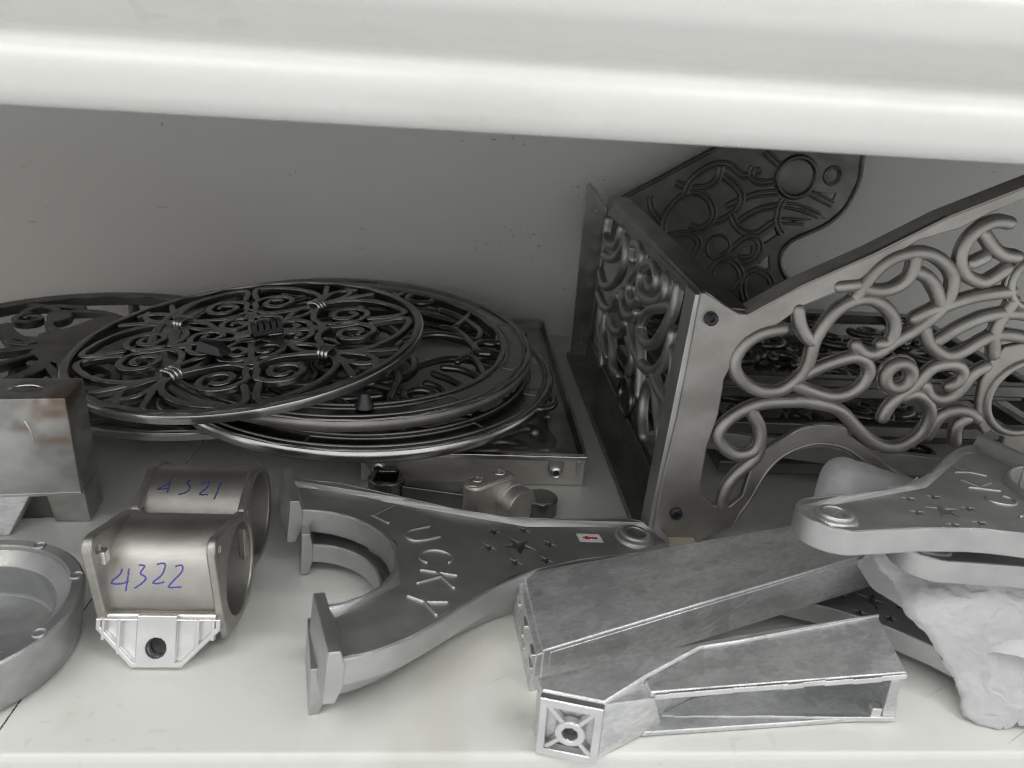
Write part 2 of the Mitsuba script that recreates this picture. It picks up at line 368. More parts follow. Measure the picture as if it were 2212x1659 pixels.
RP_LINES = [[[219.2,176.1],[230.2,172.9],[240.8,172.2],[253.5,175.3],[261.3,183.9],[262.1,195.1]],[[212.0,123.7],[211.4,138.0],[217.3,152.5],[228.8,164.6],[240.2,167.7],[252.8,163.3],[260.3,153.4],[262.6,143.2],[257.2,135.1],[248.4,131.4],[239.9,134.2]],[[229.3,165.9],[233.3,178.7],[243.4,189.2],[257.9,196.8],[273.8,195.2],[287.1,187.1],[295.9,189.5],[303.1,193.0]],[[266.3,185.4],[279.5,177.3],[288.8,166.4],[288.6,156.1],[281.9,148.0],[271.0,141.0],[262.0,138.6]],[[291.2,164.0],[307.4,169.9],[325.7,172.1]],[[275.3,155.5],[289.9,163.9]],[[288.9,138.6],[303.0,150.4],[323.1,157.9],[343.0,159.5],[363.0,154.7],[373.2,151.3]],[[280.6,148.0],[287.9,136.6],[300.0,129.3],[312.2,129.9],[326.3,141.1],[343.4,143.9],[358.5,143.4]],[[332.5,164.8],[330.0,150.5],[332.2,138.8],[337.8,131.1]],[[193.9,160.2],[198.2,147.7],[208.9,136.6]],[[211.4,118.4],[224.1,123.6],[238.6,125.0],[249.5,120.2],[251.5,111.0],[246.2,101.3],[238.5,98.3]],[[278.7,102.9],[290.5,114.2],[298.5,122.6],[310.4,124.5],[317.6,115.5],[314.3,103.2],[302.8,98.6],[295.0,103.6]],[[270.0,80.6],[272.1,93.1],[283.2,100.4],[296.7,94.2],[303.2,80.7],[298.4,68.0],[285.5,61.8]],[[311.5,57.3],[305.8,73.9],[310.4,86.6],[322.3,89.9],[334.9,82.2],[337.3,76.7]],[[294.8,195.7],[295.0,186.9],[305.3,181.2],[320.9,183.3]],[[305.0,211.0],[320.1,200.7]],[[175.0,143.3],[184.2,143.1]],[[361.8,172.7],[385.4,163.6]]]
RP_HOLE = [[342.3,188.4],[324.2,187.5],[379.8,191.9],[372.1,191.5]]
RP_DONUT = [[273.0,112.7],[261.5,112.1]]
RP_WIN = [[[316.6,122.8],[329.4,135.1],[333.7,129.1],[321.2,119.1]],[[299.9,113.4],[309.0,116.2],[309.0,107.5],[299.7,105.5]],[[316.6,92.0],[328.4,106.9],[331.9,92.7],[325.0,90.8]],[[337.8,156.9],[360.0,156.5],[380.8,148.4],[360.9,152.0]],[[343.0,146.5],[366.8,146.9],[346.7,143.9]],[[365.5,174.8],[387.7,174.5],[385.9,168.4]]]
DB = [[[113.7,-14.9],[105.1,-12.9],[102.2,-1.5],[107.5,8.1],[118.5,10.6],[129.4,4.8],[137.1,-9.7],[135.2,-25.6],[127.1,-36.6],[116.8,-47.8],[112.4,-57.4],[113.0,-70.8],[118.9,-82.6],[130.9,-81.9],[136.4,-62.8]],[[88.6,-33.8],[96.1,-24.6],[104.0,-34.2],[108.0,-51.4],[113.0,-67.5]],[[77.9,-47.0],[89.2,-48.2],[100.6,-56.4],[110.5,-71.3],[116.5,-89.3],[115.8,-101.6]],[[66.4,-76.7],[76.3,-82.8],[81.8,-98.9],[81.6,-116.5],[86.4,-124.1]],[[71.2,-59.0],[87.7,-72.5],[98.9,-92.6],[101.5,-104.3],[97.2,-116.6],[86.4,-124.1]],[[74.8,37.4],[86.3,31.2],[95.1,15.7],[99.4,4.1],[106.4,-14.5]],[[72.5,80.5],[89.5,64.9],[103.0,44.5],[107.4,31.9],[104.8,13.7]],[[102.6,70.9],[114.6,81.6],[126.6,79.8],[137.9,53.3],[147.9,19.7],[149.4,-4.9],[139.6,-13.0]],[[84.7,119.0],[97.5,108.7],[100.9,88.2],[92.6,56.0],[86.0,40.2]]]
DB_RING = [[63.7,-100.8],[68.6,-127.2]]
DE = [[[-84.4,79.7],[-80.4,93.3],[-64.6,100.4],[-41.7,99.8]],[[-51.6,76.6],[-45.2,86.1],[-28.2,91.0],[-5.3,81.9],[11.6,67.9]],[[-81.1,45.8],[-68.7,28.8],[-51.0,13.3],[-37.7,8.2]],[[-84.7,41.4],[-69.7,19.5],[-54.9,4.1],[-43.8,2.2]],[[-21.1,-36.7],[-10.7,-38.4],[-1.0,-47.7],[9.3,-60.8]],[[-14.0,-63.4],[-9.3,-54.4],[-10.0,-35.3],[-13.9,-25.0]],[[-5.7,-24.0],[5.7,-43.9],[14.9,-61.6]]]
DE_LEAF = [[[-44.7,24.9],[-38.1,33.2],[-28.4,46.0],[-20.7,66.0],[-10.0,78.0],[4.2,70.9],[1.2,50.4],[-2.7,30.9],[0.6,3.0],[-2.2,-21.9],[-12.5,-23.2],[-30.1,-20.7],[-34.0,-1.6]],[[-59.9,69.0],[-61.7,83.4],[-53.0,89.1],[-43.5,82.1],[-39.7,68.1],[-43.7,59.4],[-51.1,58.3]]]
W4322 = [[[-152.6,32.5],[-153.7,26.0],[-156.9,17.7],[-153.5,17.0],[-149.1,20.4]],[[-149.5,32.6],[-149.8,21.4],[-150.7,9.5]],[[-145.2,36.1],[-142.6,35.6],[-144.0,28.1],[-141.7,24.5],[-143.4,17.7],[-146.8,12.7]],[[-137.1,37.1],[-133.8,38.3],[-133.4,31.3],[-135.7,23.7],[-138.1,18.3],[-134.8,18.4],[-133.0,20.0]],[[-128.5,35.2],[-125.8,36.7],[-125.0,31.5],[-127.6,24.0],[-130.7,16.2],[-131.0,14.2],[-125.0,14.8]]]
TUBE2_OFF = [-2.9,51.6]
W4321 = [[[-151.3,73.4],[-153.4,62.9],[-156.9,57.6],[-150.8,59.3]],[[-151.8,73.4],[-151.3,63.0],[-151.5,53.4]],[[-139.9,72.7],[-142.5,68.2],[-140.3,61.4],[-142.2,53.9],[-145.4,51.7]],[[-135.1,66.3],[-131.5,69.7],[-131.4,60.8],[-134.2,52.3],[-130.0,52.5]],[[-124.5,70.7],[-125.2,59.0],[-126.3,46.4]]]
# ------------------------------------------------------------------ the shelf: floor panels, back wall, upper shelf
YF, YW, ZU = 0.2433, 0.815, 0.2523
fl = thing('shelf_floor', 'pale grey painted steel floor of the shelf, two panels with a thin seam', 'shelf', kind='structure')


def edge_profile(x0, x1, prof, n=2):
    pr = np.asarray(prof, float)
    k = len(pr)
    v = np.vstack([np.c_[np.full(k, x), pr] for x in np.linspace(x0, x1, n)])
    i, j = np.meshgrid(np.arange(n - 1), np.arange(k - 1), indexing='ij')
    q = np.stack([i * k + j, (i + 1) * k + j, (i + 1) * k + j + 1, i * k + j + 1], -1).reshape(-1, 4)
    return v, np.vstack([q[:, [0, 1, 2]], q[:, [0, 2, 3]]])


def arc(cy, cz, r, a0, a1, n=8):
    a = np.radians(np.linspace(a0, a1, n))
    return np.c_[cy + r * np.cos(a), cz + r * np.sin(a)]


SEAM = -0.1862
prof_floor = np.vstack([[[YW + 0.02, 0.0]], arc(YF + 0.0035, -0.0035, 0.0035, 90, 180), [[YF, -0.040], [YF + 0.02, -0.042]]])
part(fl, 'panel', edge_profile(-1.1, SEAM - 0.0004, prof_floor), 'paint', None, 40)
part(fl, 'panel', edge_profile(SEAM + 0.0004, 1.2, prof_floor), 'paint', None, 40)
part(fl, 'seam', edge_profile(SEAM - 0.002, SEAM + 0.002, [[YW, -0.0012], [YF + 0.004, -0.0012], [YF + 0.002, -0.04]]), 'dark_hole', None, False)
wl = thing('back_wall', 'plain grey painted back panel of the shelf', 'wall', kind='structure')
part(wl, 'panel', edge_profile(-1.1, 1.2, [[YW, -0.01], [YW, 0.32]]), 'wall_paint', None, False)
us = thing('upper_shelf', 'glossy white rolled front edge and underside of the shelf above', 'shelf', kind='structure')
lip = spline(np.array([[0.030, 0.0002], [0.012, 0.0], [0.004, 0.0005], [0.0008, 0.0028], [0.0, 0.007], [0.0004, 0.012], [0.0030, 0.0168], [0.0070, 0.0202], [0.0090, 0.0228], [0.0078, 0.0262], [0.0036, 0.0298], [0.0010, 0.0340], [0.0008, 0.0400], [0.0020, 0.0460], [0.0055, 0.0495], [0.0150, 0.0520], [0.0300, 0.0530]]), n=60) + [YF, ZU]
part(us, 'front_lip', edge_profile(-1.1, 1.2, lip), 'paint_gloss', None, True)
part(us, 'deck', edge_profile(-1.1, 1.2, [[YF + 0.028, ZU + 0.0529], [YW + 0.001, ZU + 0.0540]]), 'paint', None, False)
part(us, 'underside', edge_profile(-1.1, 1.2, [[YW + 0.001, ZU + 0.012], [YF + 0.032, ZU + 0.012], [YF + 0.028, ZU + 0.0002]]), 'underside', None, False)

# ------------------------------------------------------------------ casting brackets with the word in relief
HEXA = [(19.5 * math.cos(a), 19.5 * math.sin(a)) for a in np.radians(np.arange(6) * 60)]
half = [(0, 86), (12, 84.5), (24, 81.5), (36, 76.5), (50, 69), (62, 61.5), (78, 51.5), (92, 43.5), (107, 36.5), (124, 30), (142, 26.0), (160, 23.4), (180, 22.0), (196, 21.6)]
hs = spline(mm(half), 0.003)
tipa = np.radians(np.linspace(86, -86, 18))
tip = np.c_[0.203 + 0.0213 * np.cos(tipa), 0.0213 * np.sin(tipa)]
jaw = np.radians(np.linspace(-90, 90, 40))
BR = Polygon(np.vstack([hs, tip, (hs * [1, -1])[::-1], np.c_[0.046 * np.cos(jaw), 0.046 * np.sin(jaw)]])).buffer(0)


def star(cx, cy, r, rot, ri=0.40):
    a = np.radians(rot + np.arange(10) * 36)
    rr = np.where(np.arange(10) % 2 == 0, r, r * ri)
    return Polygon(np.c_[cx + rr * np.cos(a), cy + rr * np.sin(a)])


LET = {'L': [[(0, 1), (0, 0)], [(0, 0), (0.75, 0)]], 'U': [[(0, 1), (0, 0.45), (0.1, 0.12), (0.4, 0), (0.7, 0.12), (0.8, 0.45), (0.8, 1)]],
       'C': [[(0.8, 0.85), (0.5, 1.0), (0.18, 0.88), (0, 0.5), (0.18, 0.12), (0.5, 0), (0.8, 0.15)]],
       'K': [[(0, 1), (0, 0)], [(0.75, 1), (0, 0.45)], [(0.2, 0.6), (0.8, 0)]], 'Y': [[(0, 1), (0.4, 0.5)], [(0.8, 1), (0.4, 0.5)], [(0.4, 0.5), (0.4, 0)]]}
PAN = 0.0035      # depth of the recessed face below the rim


def bracket_mesh(th, stars=True):
    h = th / 2
    g = BR
    bore = Point(0.203, 0).buffer(0.0062, quad_segs=8)
    body = g.difference(bore)
    if stars:
        body = body.difference(unary_union([star(0.123, 0, 0.0105, 180)] + [star(0.123 + x * 1e-3, y * 1e-3, 0.0046, 180 + 7 * i) for i, (x, y) in enumerate(HEXA)]))
    # the rim: only along the outline, not round the holes
    rim_in = g.buffer(-0.0016)
    pan = g.buffer(-0.0085, join_style=1)
    floor_ = plate(body, -h + PAN, h - PAN, 0.0004)
    rim = g.difference(pan)
    bore_keep = rim.difference(Point(0.203, 0).buffer(0.0075))
    rimv, rimf = slab(rim, [(0, h - 0.0012), (0.0005, h - 0.0003), (0.0014, h)], [(0, -h + 0.0012), (0.0005, -h + 0.0003), (0.0014, -h)])
    # slope the inner side of the rim down to the pan
    d = np.array([g.exterior.distance(Point(a[0], a[1])) for a in rimv])
    zz = np.interp(d, [0, 0.0014, 0.0022, 0.0085], [h, h, h - 0.0002, h - PAN - 0.0006])
    rimv[:, 2] = np.sign(rimv[:, 2]) * np.minimum(np.abs(rimv[:, 2]), zz)
    return floor_, (rimv, rimf)


def bracket_rim(h):
    g = BR
    a = cover(g.difference(g.buffer(-0.0086)), [(0, h)]) if False else None
    rings = [(0, h - 0.0011), (0.0004, h - 0.0003), (0.0012, h), (0.0020, h - 0.0003), (0.0068, h - PAN - 0.0004)]
    ms = []
    for sgn in (1, -1):
        for (d0, z0), (d1, z1) in zip(rings, rings[1:]):
            A, B = g.buffer(-d0), g.buffer(-d1)
            for q in polys(A.difference(B)):
                v, f = tri(q)
                z = np.array([z1 if B.exterior.distance(Point(p)) < 1e-7 else z0 for p in v])
                ms.append((np.c_[v, sgn * z], f if sgn > 0 else f[:, ::-1]))
    c = np.array(g.exterior.coords)[:-1]
    k = len(c); i = np.arange(k); j = (i + 1) % k
    z = rings[0][1]
    f = np.vstack([np.stack([i, j, j + k], 1), np.stack([i, j + k, i + k], 1)])
    if not g.exterior.is_ccw:
        f = f[:, ::-1]
    ms.append((np.vstack([np.c_[c, np.full(k, -z)], np.c_[c, np.full(k, z)]]), f))
    return cat_(ms)


def build_bracket(label, fr, mat_='alu_satin', th=0.015, hf=0.0132, sticker=False, key='casting_bracket', group=None, letters=True):
    t = thing(key, label, 'bracket')
    h = th / 2
    bore = Point(0.203, 0).buffer(0.0060, quad_segs=8)
    body = BR.buffer(-0.0004).difference(bore)
    body = body.difference(unary_union([star(0.123, 0, 0.0105, 180, 0.36)] + [star(0.123 + x * 1e-3, y * 1e-3, 0.0047, 180, 0.38) for x, y in HEXA]))
    part(t, 'web', plate(body, -h + PAN, h - PAN, 0.0003), mat_, fr, 30)
    rm = bracket_rim(h)
    part(t, 'rim', rm, mat_, fr, 40)
    for s in (1, -1):
        boss = [(0.0060, h - PAN - 0.0005), (0.0060, h + 0.0004), (0.0066, h + 0.0012), (0.0088, h + 0.0012), (0.0095, h + 0.0007), (0.0100, h - 0.0006), (0.0118, h - 0.0012), (0.0124, h - 0.0020), (0.0132, h - PAN - 0.0002)]
        v, f = rev([(r, s * z) for r, z in boss], 48)
        part(t, 'boss', (v + [0.203, 0, 0], f if s > 0 else f[:, ::-1]), mat_, fr, 40)
    v, f = rev([(0.0060, -h), (0.0060, h + 0.0005)], 40)
    part(t, 'bore', (v + [0.203, 0, 0], f[:, ::-1]), mat_, fr, True)
    for s in (1, -1):
        y0, y1 = 0.0445, 0.0885
        fl_ = hexa([(x, s * y, z) for y in (y0, y1) for x, z in ((-0.0028, hf), (0.0016, hf), (0.0042, hf * 0.42), (-0.0028, -hf), (0.0016, -hf), (0.0042, -hf * 0.42))], 0.0007)
        part(t, 'end_flange', fl_, mat_, fr, 30)
    # letters in relief on the arc round the jaw
    ms = []
    for ch, phi in zip('LUCKY', (37, 14.5, -5, -23.5, -42)):
        ph = math.radians(phi)
        up_, rd = np.array([math.cos(ph), math.sin(ph)]), np.array([math.sin(ph), -math.cos(ph)])
        for st in LET[ch]:
            a = np.array(st, float)
            q = a if len(a) == 2 else spline(a, n=22)
            q = np.array([up_ * (0.0605 + 0.0185 * y) + rd * (0.0155 * (x - 0.4)) for x, y in q])
            q = spline(q, 0.0012) if len(q) > 2 else spline(q, n=12)
            ms.append(tube(np.c_[q, np.full(len(q), h - PAN + 0.0002)], 0.00115, 8))
    if letters:
        part(t, 'lettering', cat_(ms), mat_, fr, True, 'raised word LUCKY cast along the arc of the jaw')
    if sticker:
        c = np.array([0.1723, 0.0035, h - PAN + 0.00015])
        R2 = Ro.from_euler('z', -9, degrees=True).as_matrix()
        st = part(t, 'sticker', (np.array([(-.0078, -.0050, 0), (.0078, -.0050, 0), (.0078, .0050, 0), (-.0078, .0050, 0)]) @ R2.T + c, np.array([[0, 1, 2], [0, 2, 3]])), 'sticker', fr, False, 'small white paper label with a red arrow')
        ar = Polygon([(-.0052, 0), (-.0008, .0028), (-.0010, .0011), (.0050, .0011), (.0050, -.0011), (-.0010, -.0011), (-.0008, -.0028)])
        v, f = tri(ar)
        part(st, 'arrow', (np.c_[v, np.full(len(v), 0.0001)] @ R2.T + c, f), 'red', fr, False)
    return t


RLU = Ro.from_euler('zxy', [.315, -.0613, .112])
build_bracket('silver forked bracket with the raised word LUCKY and a small red arrow label', (RLU.as_matrix() * .9685, np.array([-0.07228, 0.33302, 0.03193])), hf=.0134, sticker=True)
S = 0.78
build_bracket('smaller silver forked bracket flat on the shelf under the bracket with the red arrow label', frame((-0.0711, 0.3332, 0.0136), (math.radians(12.9), 0, 0.075), S), hf=0.0172, letters=True)
build_bracket('silver bracket with star cut-outs on top of the white foam wrap', frame((0.322, 0.319, 0.0855), (3.381, -0.078, 0.0365), S), 'alu_satin')
build_bracket('silver bracket squeezed between the top bracket and the white foam wrap', frame((0.383, 0.300, 0.0640), (math.radians(182), -0.03, 0.05), S), 'alu_satin')
build_bracket('dark bracket on the shelf with star cut-outs, half hidden behind the hollow arm casting', frame((0.3216, 0.3017, 0.0125), (math.radians(162), 0, 0), S), 'alu_satin')

# ------------------------------------------------------------------ openwork discs


def disc_frame(c, n, yaw=0.0):
    n = np.asarray(n, float); n /= np.linalg.norm(n)
    u = np.array([1, 0, 0]) - n * n[0]; u /= np.linalg.norm(u)
    v = np.cross(n, u)
    return np.stack([u, v, n], 1), np.asarray(c, float)


def pol(r, a):
    a = math.radians(a)
    return (r * math.cos(a), r * math.sin(a))


def spiral(cx, cy, r0, r1, a0, turns, n=26):
    t = np.linspace(0, 1, n)
    a = np.radians(a0) + t * turns * 2 * np.pi
    r = r0 + (r1 - r0) * t ** 0.8
    return [(cx + x * math.cos(y), cy + x * math.sin(y)) for x, y in zip(r, a)]


def scroll_strokes(R):
    """four-fold scrollwork in millimetres; R the outer radius"""
    k = R / 120.0
    out, ties = [], []
    for q in range(4):
        ax = 14 + 90 * q
        for s in (1, -1):
            P = lambda r, a: pol(r * k, ax + s * a)
            out.append([P(72, 45), P(90, 38), P(105, 25), P(114, 11), P(115, 3), P(104, 1.6), P(88, 3.0)])
            c = P(75, 15.5)
            a0 = math.degrees(math.atan2(P(88, 3.0)[1] - c[1], P(88, 3.0)[0] - c[0]))
            out.append([P(57, 2.2), P(70, 3.0)] + spiral(c[0], c[1], 18 * k, 5.5 * k, a0 - s * 30, s * 1.35))
            out.append([P(57, 2.5), P(50, 14), P(54, 30), P(71, 43)])
            c2 = P(31, 20)
            a2 = math.degrees(math.atan2(P(46, 4)[1] - c2[1], P(46, 4)[0] - c2[0]))
            out.append([P(57, 1.5)] + spiral(c2[0], c2[1], 15 * k, 4 * k, a2, s * 1.2))
            out.append([P(71, 44), P(60, 50.5), P(48, 51), P(37, 45)])
            out.append([P(73, 44), P(90, 49), P(106, 48.5), P(117, 43)])
            out.append([P(73, 44), P(88, 41), P(104, 36), P(116, 33)])
        out.append([pol(37 * k, ax + 45), pol(22 * k, ax + 45), pol(10 * k, ax + 45)])
        out.append([pol(57 * k, ax), pol(40 * k, ax), pol(12 * k, ax)])
        ties.append((72 * k, ax + 45))
    return out, ties


def scroll_disc(label, c, n, R, mat_, th=0.006, bar=0.0050, rim=0.0055, ties_=True):
    t = thing('scroll_disc', label, 'disc')
    fr = disc_frame(c, n)
    st, ties = scroll_strokes((R - rim) * 1e3)
    ring_o, ring_i = Point(0, 0).buffer(R, quad_segs=40), Point(0, 0).buffer(R - rim, quad_segs=40)
    part(t, 'rim', slab(ring_o.difference(ring_i), [(0, -0.0010), (0.0012, 0)], [(0, -th - 0.0015), (0.0008, -th - 0.002)]), mat_, fr, 30)
    part(t, 'rim_edge', rev([(R + .0001, -th - .0014), (R + .0008, -th * .72), (R + .0012, -th * .45), (R + .0009, -th * .25), (R + .0001, -.0009)], 160), 'alu_edge', fr, 30)
    g = unary_union([stroke(s, bar) for s in st] + [Point(*mm(pol((R - rim) * 1e3 * 0.475, 14 + 90 * q))).buffer(0.005) for q in range(4)])
    g = g.difference(unary_union([Point(*mm(pol((R - rim) * 1e3 * 0.475, 14 + 90 * q))).buffer(0.0024) for q in range(4)])).intersection(Point(0, 0).buffer(R - rim + 0.001, quad_segs=40))
    part(t, 'scrollwork', plate(g.simplify(0.00008), -th, -0.0012, 0.0009), mat_, fr, 35)
    hub = Point(0, 0).buffer(0.013, quad_segs=10).difference(Point(0, 0).buffer(0.006, quad_segs=8))
    part(t, 'hub', plate(hub, -th - 0.0006, -0.0006, 0.0008), mat_, fr, 35)
    if ties_:
        for r, a in ties:
            e = np.array([math.cos(math.radians(a)), math.sin(math.radians(a))]); w = np.array([-e[1], e[0]])
            ms = []
            for o in (-0.0034, 0, 0.0034):
                p0 = e * (r * 1e-3 + o)
                q = np.array([np.r_[p0 + w * x, z] for x, z in ((-0.0058, -0.003), (-0.0045, 0.0006), (0, 0.0016), (0.0045, 0.0006), (0.0058, -0.003))])
                ms.append(tube(spline(q, n=12), 0.0014, 8))
            part(t, 'tie', cat_(ms), 'alu_edge', fr, True)
    return t, fr


ta, fa = scroll_disc('openwork disc of fine scrolls, topmost and tilted, with bright tie bands', (-.1518, .555, .078), (-.096, -.0565, 1), .1271, 'alu_dark')
# things lying on the top disc
w = thing('wedge_block', 'dark smooth wedge lying on the scroll disc near its middle', 'block')
part(w, None or 'body', hexa([(-.021, .000, .0), (-.018, -.013, .0), (.016, -.016, .0), (.020, -.004, .0), (-.018, -.004, .010), (-.014, -.010, .010), (.012, -.013, .007), (.010, -.004, .010)], 0.0008), 'steel_dark', (fa[0] @ Ro.from_euler('z', -25, degrees=True).as_matrix() * .74, fa[1] + fa[0] @ np.array([-.015, -.028, .001])), 30)
w = thing('ridged_knob', 'dark knob with a row of upright ridges at the middle of the scroll disc', 'knob')
kf = (fa[0] @ Ro.from_euler('z', 24, degrees=True).as_matrix() * .74, fa[1] + fa[0] @ np.array([.012, .000, 0]))
part(w, 'base', rbox((-.014, -.006, 0), (.016, .006, .006), .0012), 'steel_dark', kf, 30)
for i in range(5):
    part(w, 'ridge', hexa([(x, y, z) for x in (-.0135 + .0062 * i, -.0095 + .0062 * i) for y in (-.0066, .0066) for z in (.004, .0125)] , .0006), 'steel_dark', kf, 30)
w = thing('paper_tag', 'tiny tan tag stuck between the wedge and the ridged knob', 'tag')
part(w, 'sheet', rbox((-.0055, -.0030, 0), (.0055, .0030, .0008), .0003), 'tan', (fa[0] @ Ro.from_euler('z', 10, degrees=True).as_matrix(), fa[1] + fa[0] @ np.array([-.0035, -.0075, .0015])), 30)

scroll_disc('dark openwork disc under the tilted scroll disc, its polished rim showing at the left front', (-.2016, .6335 - .012, .034), (.009, .0095, 1), .147, 'alu_patina', bar=.0045, ties_=False)


def wave_disc(label, c, n, R, full=True, turn=0.0):
    t = thing('wave_disc', label, 'disc')
    fr = disc_frame(c, n)
    ri = R - 0.025
    ring = lambda a, b: Point(0, 0).buffer(a, quad_segs=48).difference(Point(0, 0).buffer(b, quad_segs=48))
    part(t, 'rim', slab(ring(R, ri), [(0, -0.0012), (0.0012, 0.0), (0.0035, 0.0), (0.0042, -0.0010), (0.0205, -0.0010), (0.0212, 0.0)], [(0, -0.0085), (0.001, -0.0095)]), 'alu_dark', fr, 25)
    part(t, 'rim_edge', rev([(R + .0001, -.0084), (R + .0009, -.0066), (R + .0014, -.0044), (R + .0011, -.0026), (R + .0001, -.0011)], 180), 'alu_edge' if not full else 'alu_warm', fr, 30)
    for r_ in (R - 0.0055, ri + 0.0035):
        a = np.linspace(0, 2 * np.pi, 121)[:-1]
        part(t, 'rim_bead', tube(np.c_[r_ * np.cos(a), r_ * np.sin(a), np.zeros(120)], 0.0011, 8, closed=True), 'alu_warm', fr, True)
    a = np.radians(np.linspace(-62, -20, 30)) if full else np.radians(np.linspace(-100, -66, 30))
    mid = R - 0.0125
    for a0, a1 in ((-98, -50), (-20, 20), (40, 85), (95, 130)):
        q = np.radians(np.linspace(a0, a1, 34))
        o = [(x * math.cos(y), x * math.sin(y)) for x, ys in ((mid + .0036, q), (mid - .0036, q[::-1])) for y in ys]
        g = Polygon(o).buffer(0.0016)
        bd = np.array(g.exterior.coords)[:-1]
        part(t, 'slot_bead', tube(np.c_[bd, np.full(len(bd), -0.0008)], 0.0008, 6, closed=True), 'alu_warm', fr, True)
    n_ = 0
    for rot in ((0, 122, 241) if full else (40, 160, 280)):
        for s in DB + [None, 'big']:
            if s is None or s == 'big':
                cc = np.array(DB_RING[0 if s is None else 1])
                rr = 12 if s is None else 15
                b = np.radians(np.arange(36) * 10)
                p = mm(np.c_[cc[0] + rr * np.cos(b), cc[1] + rr * np.sin(b)]); cl = True
            else:
                p = spline(mm(s), 0.003); cl = False
            ra = math.radians(rot + turn)
            p = p @ np.array([[math.cos(ra), math.sin(ra)], [-math.sin(ra), math.cos(ra)]])
            keep = np.hypot(p[:, 0], p[:, 1]) < ri + 0.006
            if keep.sum() < 4:
                continue
            if not cl:
                p = p[keep]
            part(t, 'scroll', tube(np.c_[p, np.full(len(p), -0.0035)], 0.0030, 10, closed=cl), 'alu_dark', fr, True)
    b = np.radians(np.arange(48) * 7.5)
    part(t, 'hub_ring', tube(np.c_[.04 * np.cos(b), .04 * np.sin(b), np.full(48, -.004)], .0042, 10, closed=True), 'alu_dark', fr, True)
    # a few spokes carry the hub
    for i in range(5):
        q = spline(mm([pol(42, 72 * i), pol(80, 72 * i + 16), pol(118, 72 * i + 4), pol(ri * 1e3 + 2, 72 * i + 12)]), .004)
        part(t, 'scroll', tube(np.c_[q, np.full(len(q), -.004)], .0030, 10), 'alu_dark', fr, True)
    return t, fr


wave_disc('large dark disc with flat stepped rim and wavy openwork, just under the tilted scroll disc', (-.0858, .5960, .067), (.031, -.050, 1), .148)
wave_disc('lower wavy openwork disc whose pale rim edge sticks out below the stack front', (-.0720, .5900, .048), (.026, -.030, 1), .152, False)
# short standing pin between the discs
pn = thing('standing_pin', 'short dark round pin standing on the flat rim of the wavy disc', 'pin')
part(pn, 'shaft', cat_([rev([(0.0001, 0.0105), (0.0028, 0.0103), (0.0037, 0.0092), (0.0046, 0.004), (0.0060, 0.0022), (0.0064, 0.0), (0.0001, 0.0)], 28)]), 'steel_dark', (np.eye(3), np.array([-.058, .4690, .0600])), 40)

ed = thing('leaf_disc', 'dark openwork disc with leaves and curling bars at the left edge behind the rusty casting', 'disc')
fe = disc_frame((-.3057, .6148, .042), (.0095, -.0198, 1))
rg = Point(0, 0).buffer(.15, quad_segs=44).difference(Point(0, 0).buffer(.135, quad_segs=44))
part(ed, 'rim', slab(rg, [(0, -.001), (.0012, 0), (.006, -.0004)], [(0, -.008), (.001, -.009)]), 'alu_patina', fe, 25)
bars = [stroke(s, .0065) for s in DE] + [LineString([mm(s)[-1] for s in DE[2:4]]).buffer(.003)]
leaf = [Polygon(spline(mm(s), .003, closed=True)).buffer(0) for s in DE_LEAF]
sp_ = []
for a in np.arange(0, 360, 30):
    q = spline(mm([pol(30, a), pol(70, a + 14), pol(105, a + 4), pol(138, a + 12)]), .003)
    if not 40 < (a + 6) % 360 < 120:
        sp_.append(LineString(q).buffer(.0036))
        c = pol(96, a + 18)
        sp_.append(LineString(mm(spiral(c[0], c[1], 15, 5, a, 1.1))).buffer(.0027))
g = unary_union(bars + leaf + sp_ + [Point(0, 0).buffer(.034)]).intersection(Point(0, 0).buffer(.1365, quad_segs=44))
part(ed, 'openwork', plate(g.simplify(.0001), -.008, -.0008, .001), 'alu_patina', fe, 30)
for a in (95, 200):
    q = fe[0] @ np.r_[mm(pol(140, a)), -.009] + fe[1]
    part(ed, 'foot', cyl(.006, .005, max(q[2], .004)).translate([q[0], q[1], 0.0]), 'alu_patina', None, 40)
ft = thing('disc_foot', 'small dark round stud under the polished rim at the left of the stack', 'stud')
part(ft, 'stud', cyl(.007, .0065, .024, 28).translate([-.2400, .545, .0002]), 'alu_dark', None, 40)

# ------------------------------------------------------------------ square tray casting under the discs
tr = thing('square_tray', 'dark square openwork tray with screw bosses on its front, under the disc stack', 'tray')
X0, X1, Y0, Y1, HT = -.066, .0945, .476, .790, .0250
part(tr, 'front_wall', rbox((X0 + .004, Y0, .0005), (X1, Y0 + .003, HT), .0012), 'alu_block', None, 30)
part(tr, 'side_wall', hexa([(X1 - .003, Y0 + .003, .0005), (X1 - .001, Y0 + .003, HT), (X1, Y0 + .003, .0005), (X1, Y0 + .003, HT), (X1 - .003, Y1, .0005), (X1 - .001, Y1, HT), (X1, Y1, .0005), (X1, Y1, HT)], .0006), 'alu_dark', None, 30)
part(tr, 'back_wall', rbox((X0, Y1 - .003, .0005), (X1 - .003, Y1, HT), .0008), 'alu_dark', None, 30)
part(tr, 'corner_foot', slab(Polygon([(-.068, .0), (-.068, -.0245), (-.056, -.0245), (-.044, -.0245), (-.044, .0)]).buffer(0), [(0, .003)], [(0, 0)]) if False else plate(Polygon([(X0, HT), (X0 + .012, .008), (X0 + .020, .002), (X0 + .030, .0004), (X0 + .030, HT)]), 0, .004, .0006), 'alu_warm', (np.array([[1, 0, 0], [0, 0, -1], [0, 1, 0.0]]), np.array([0, Y0 + .001, 0])), 30)
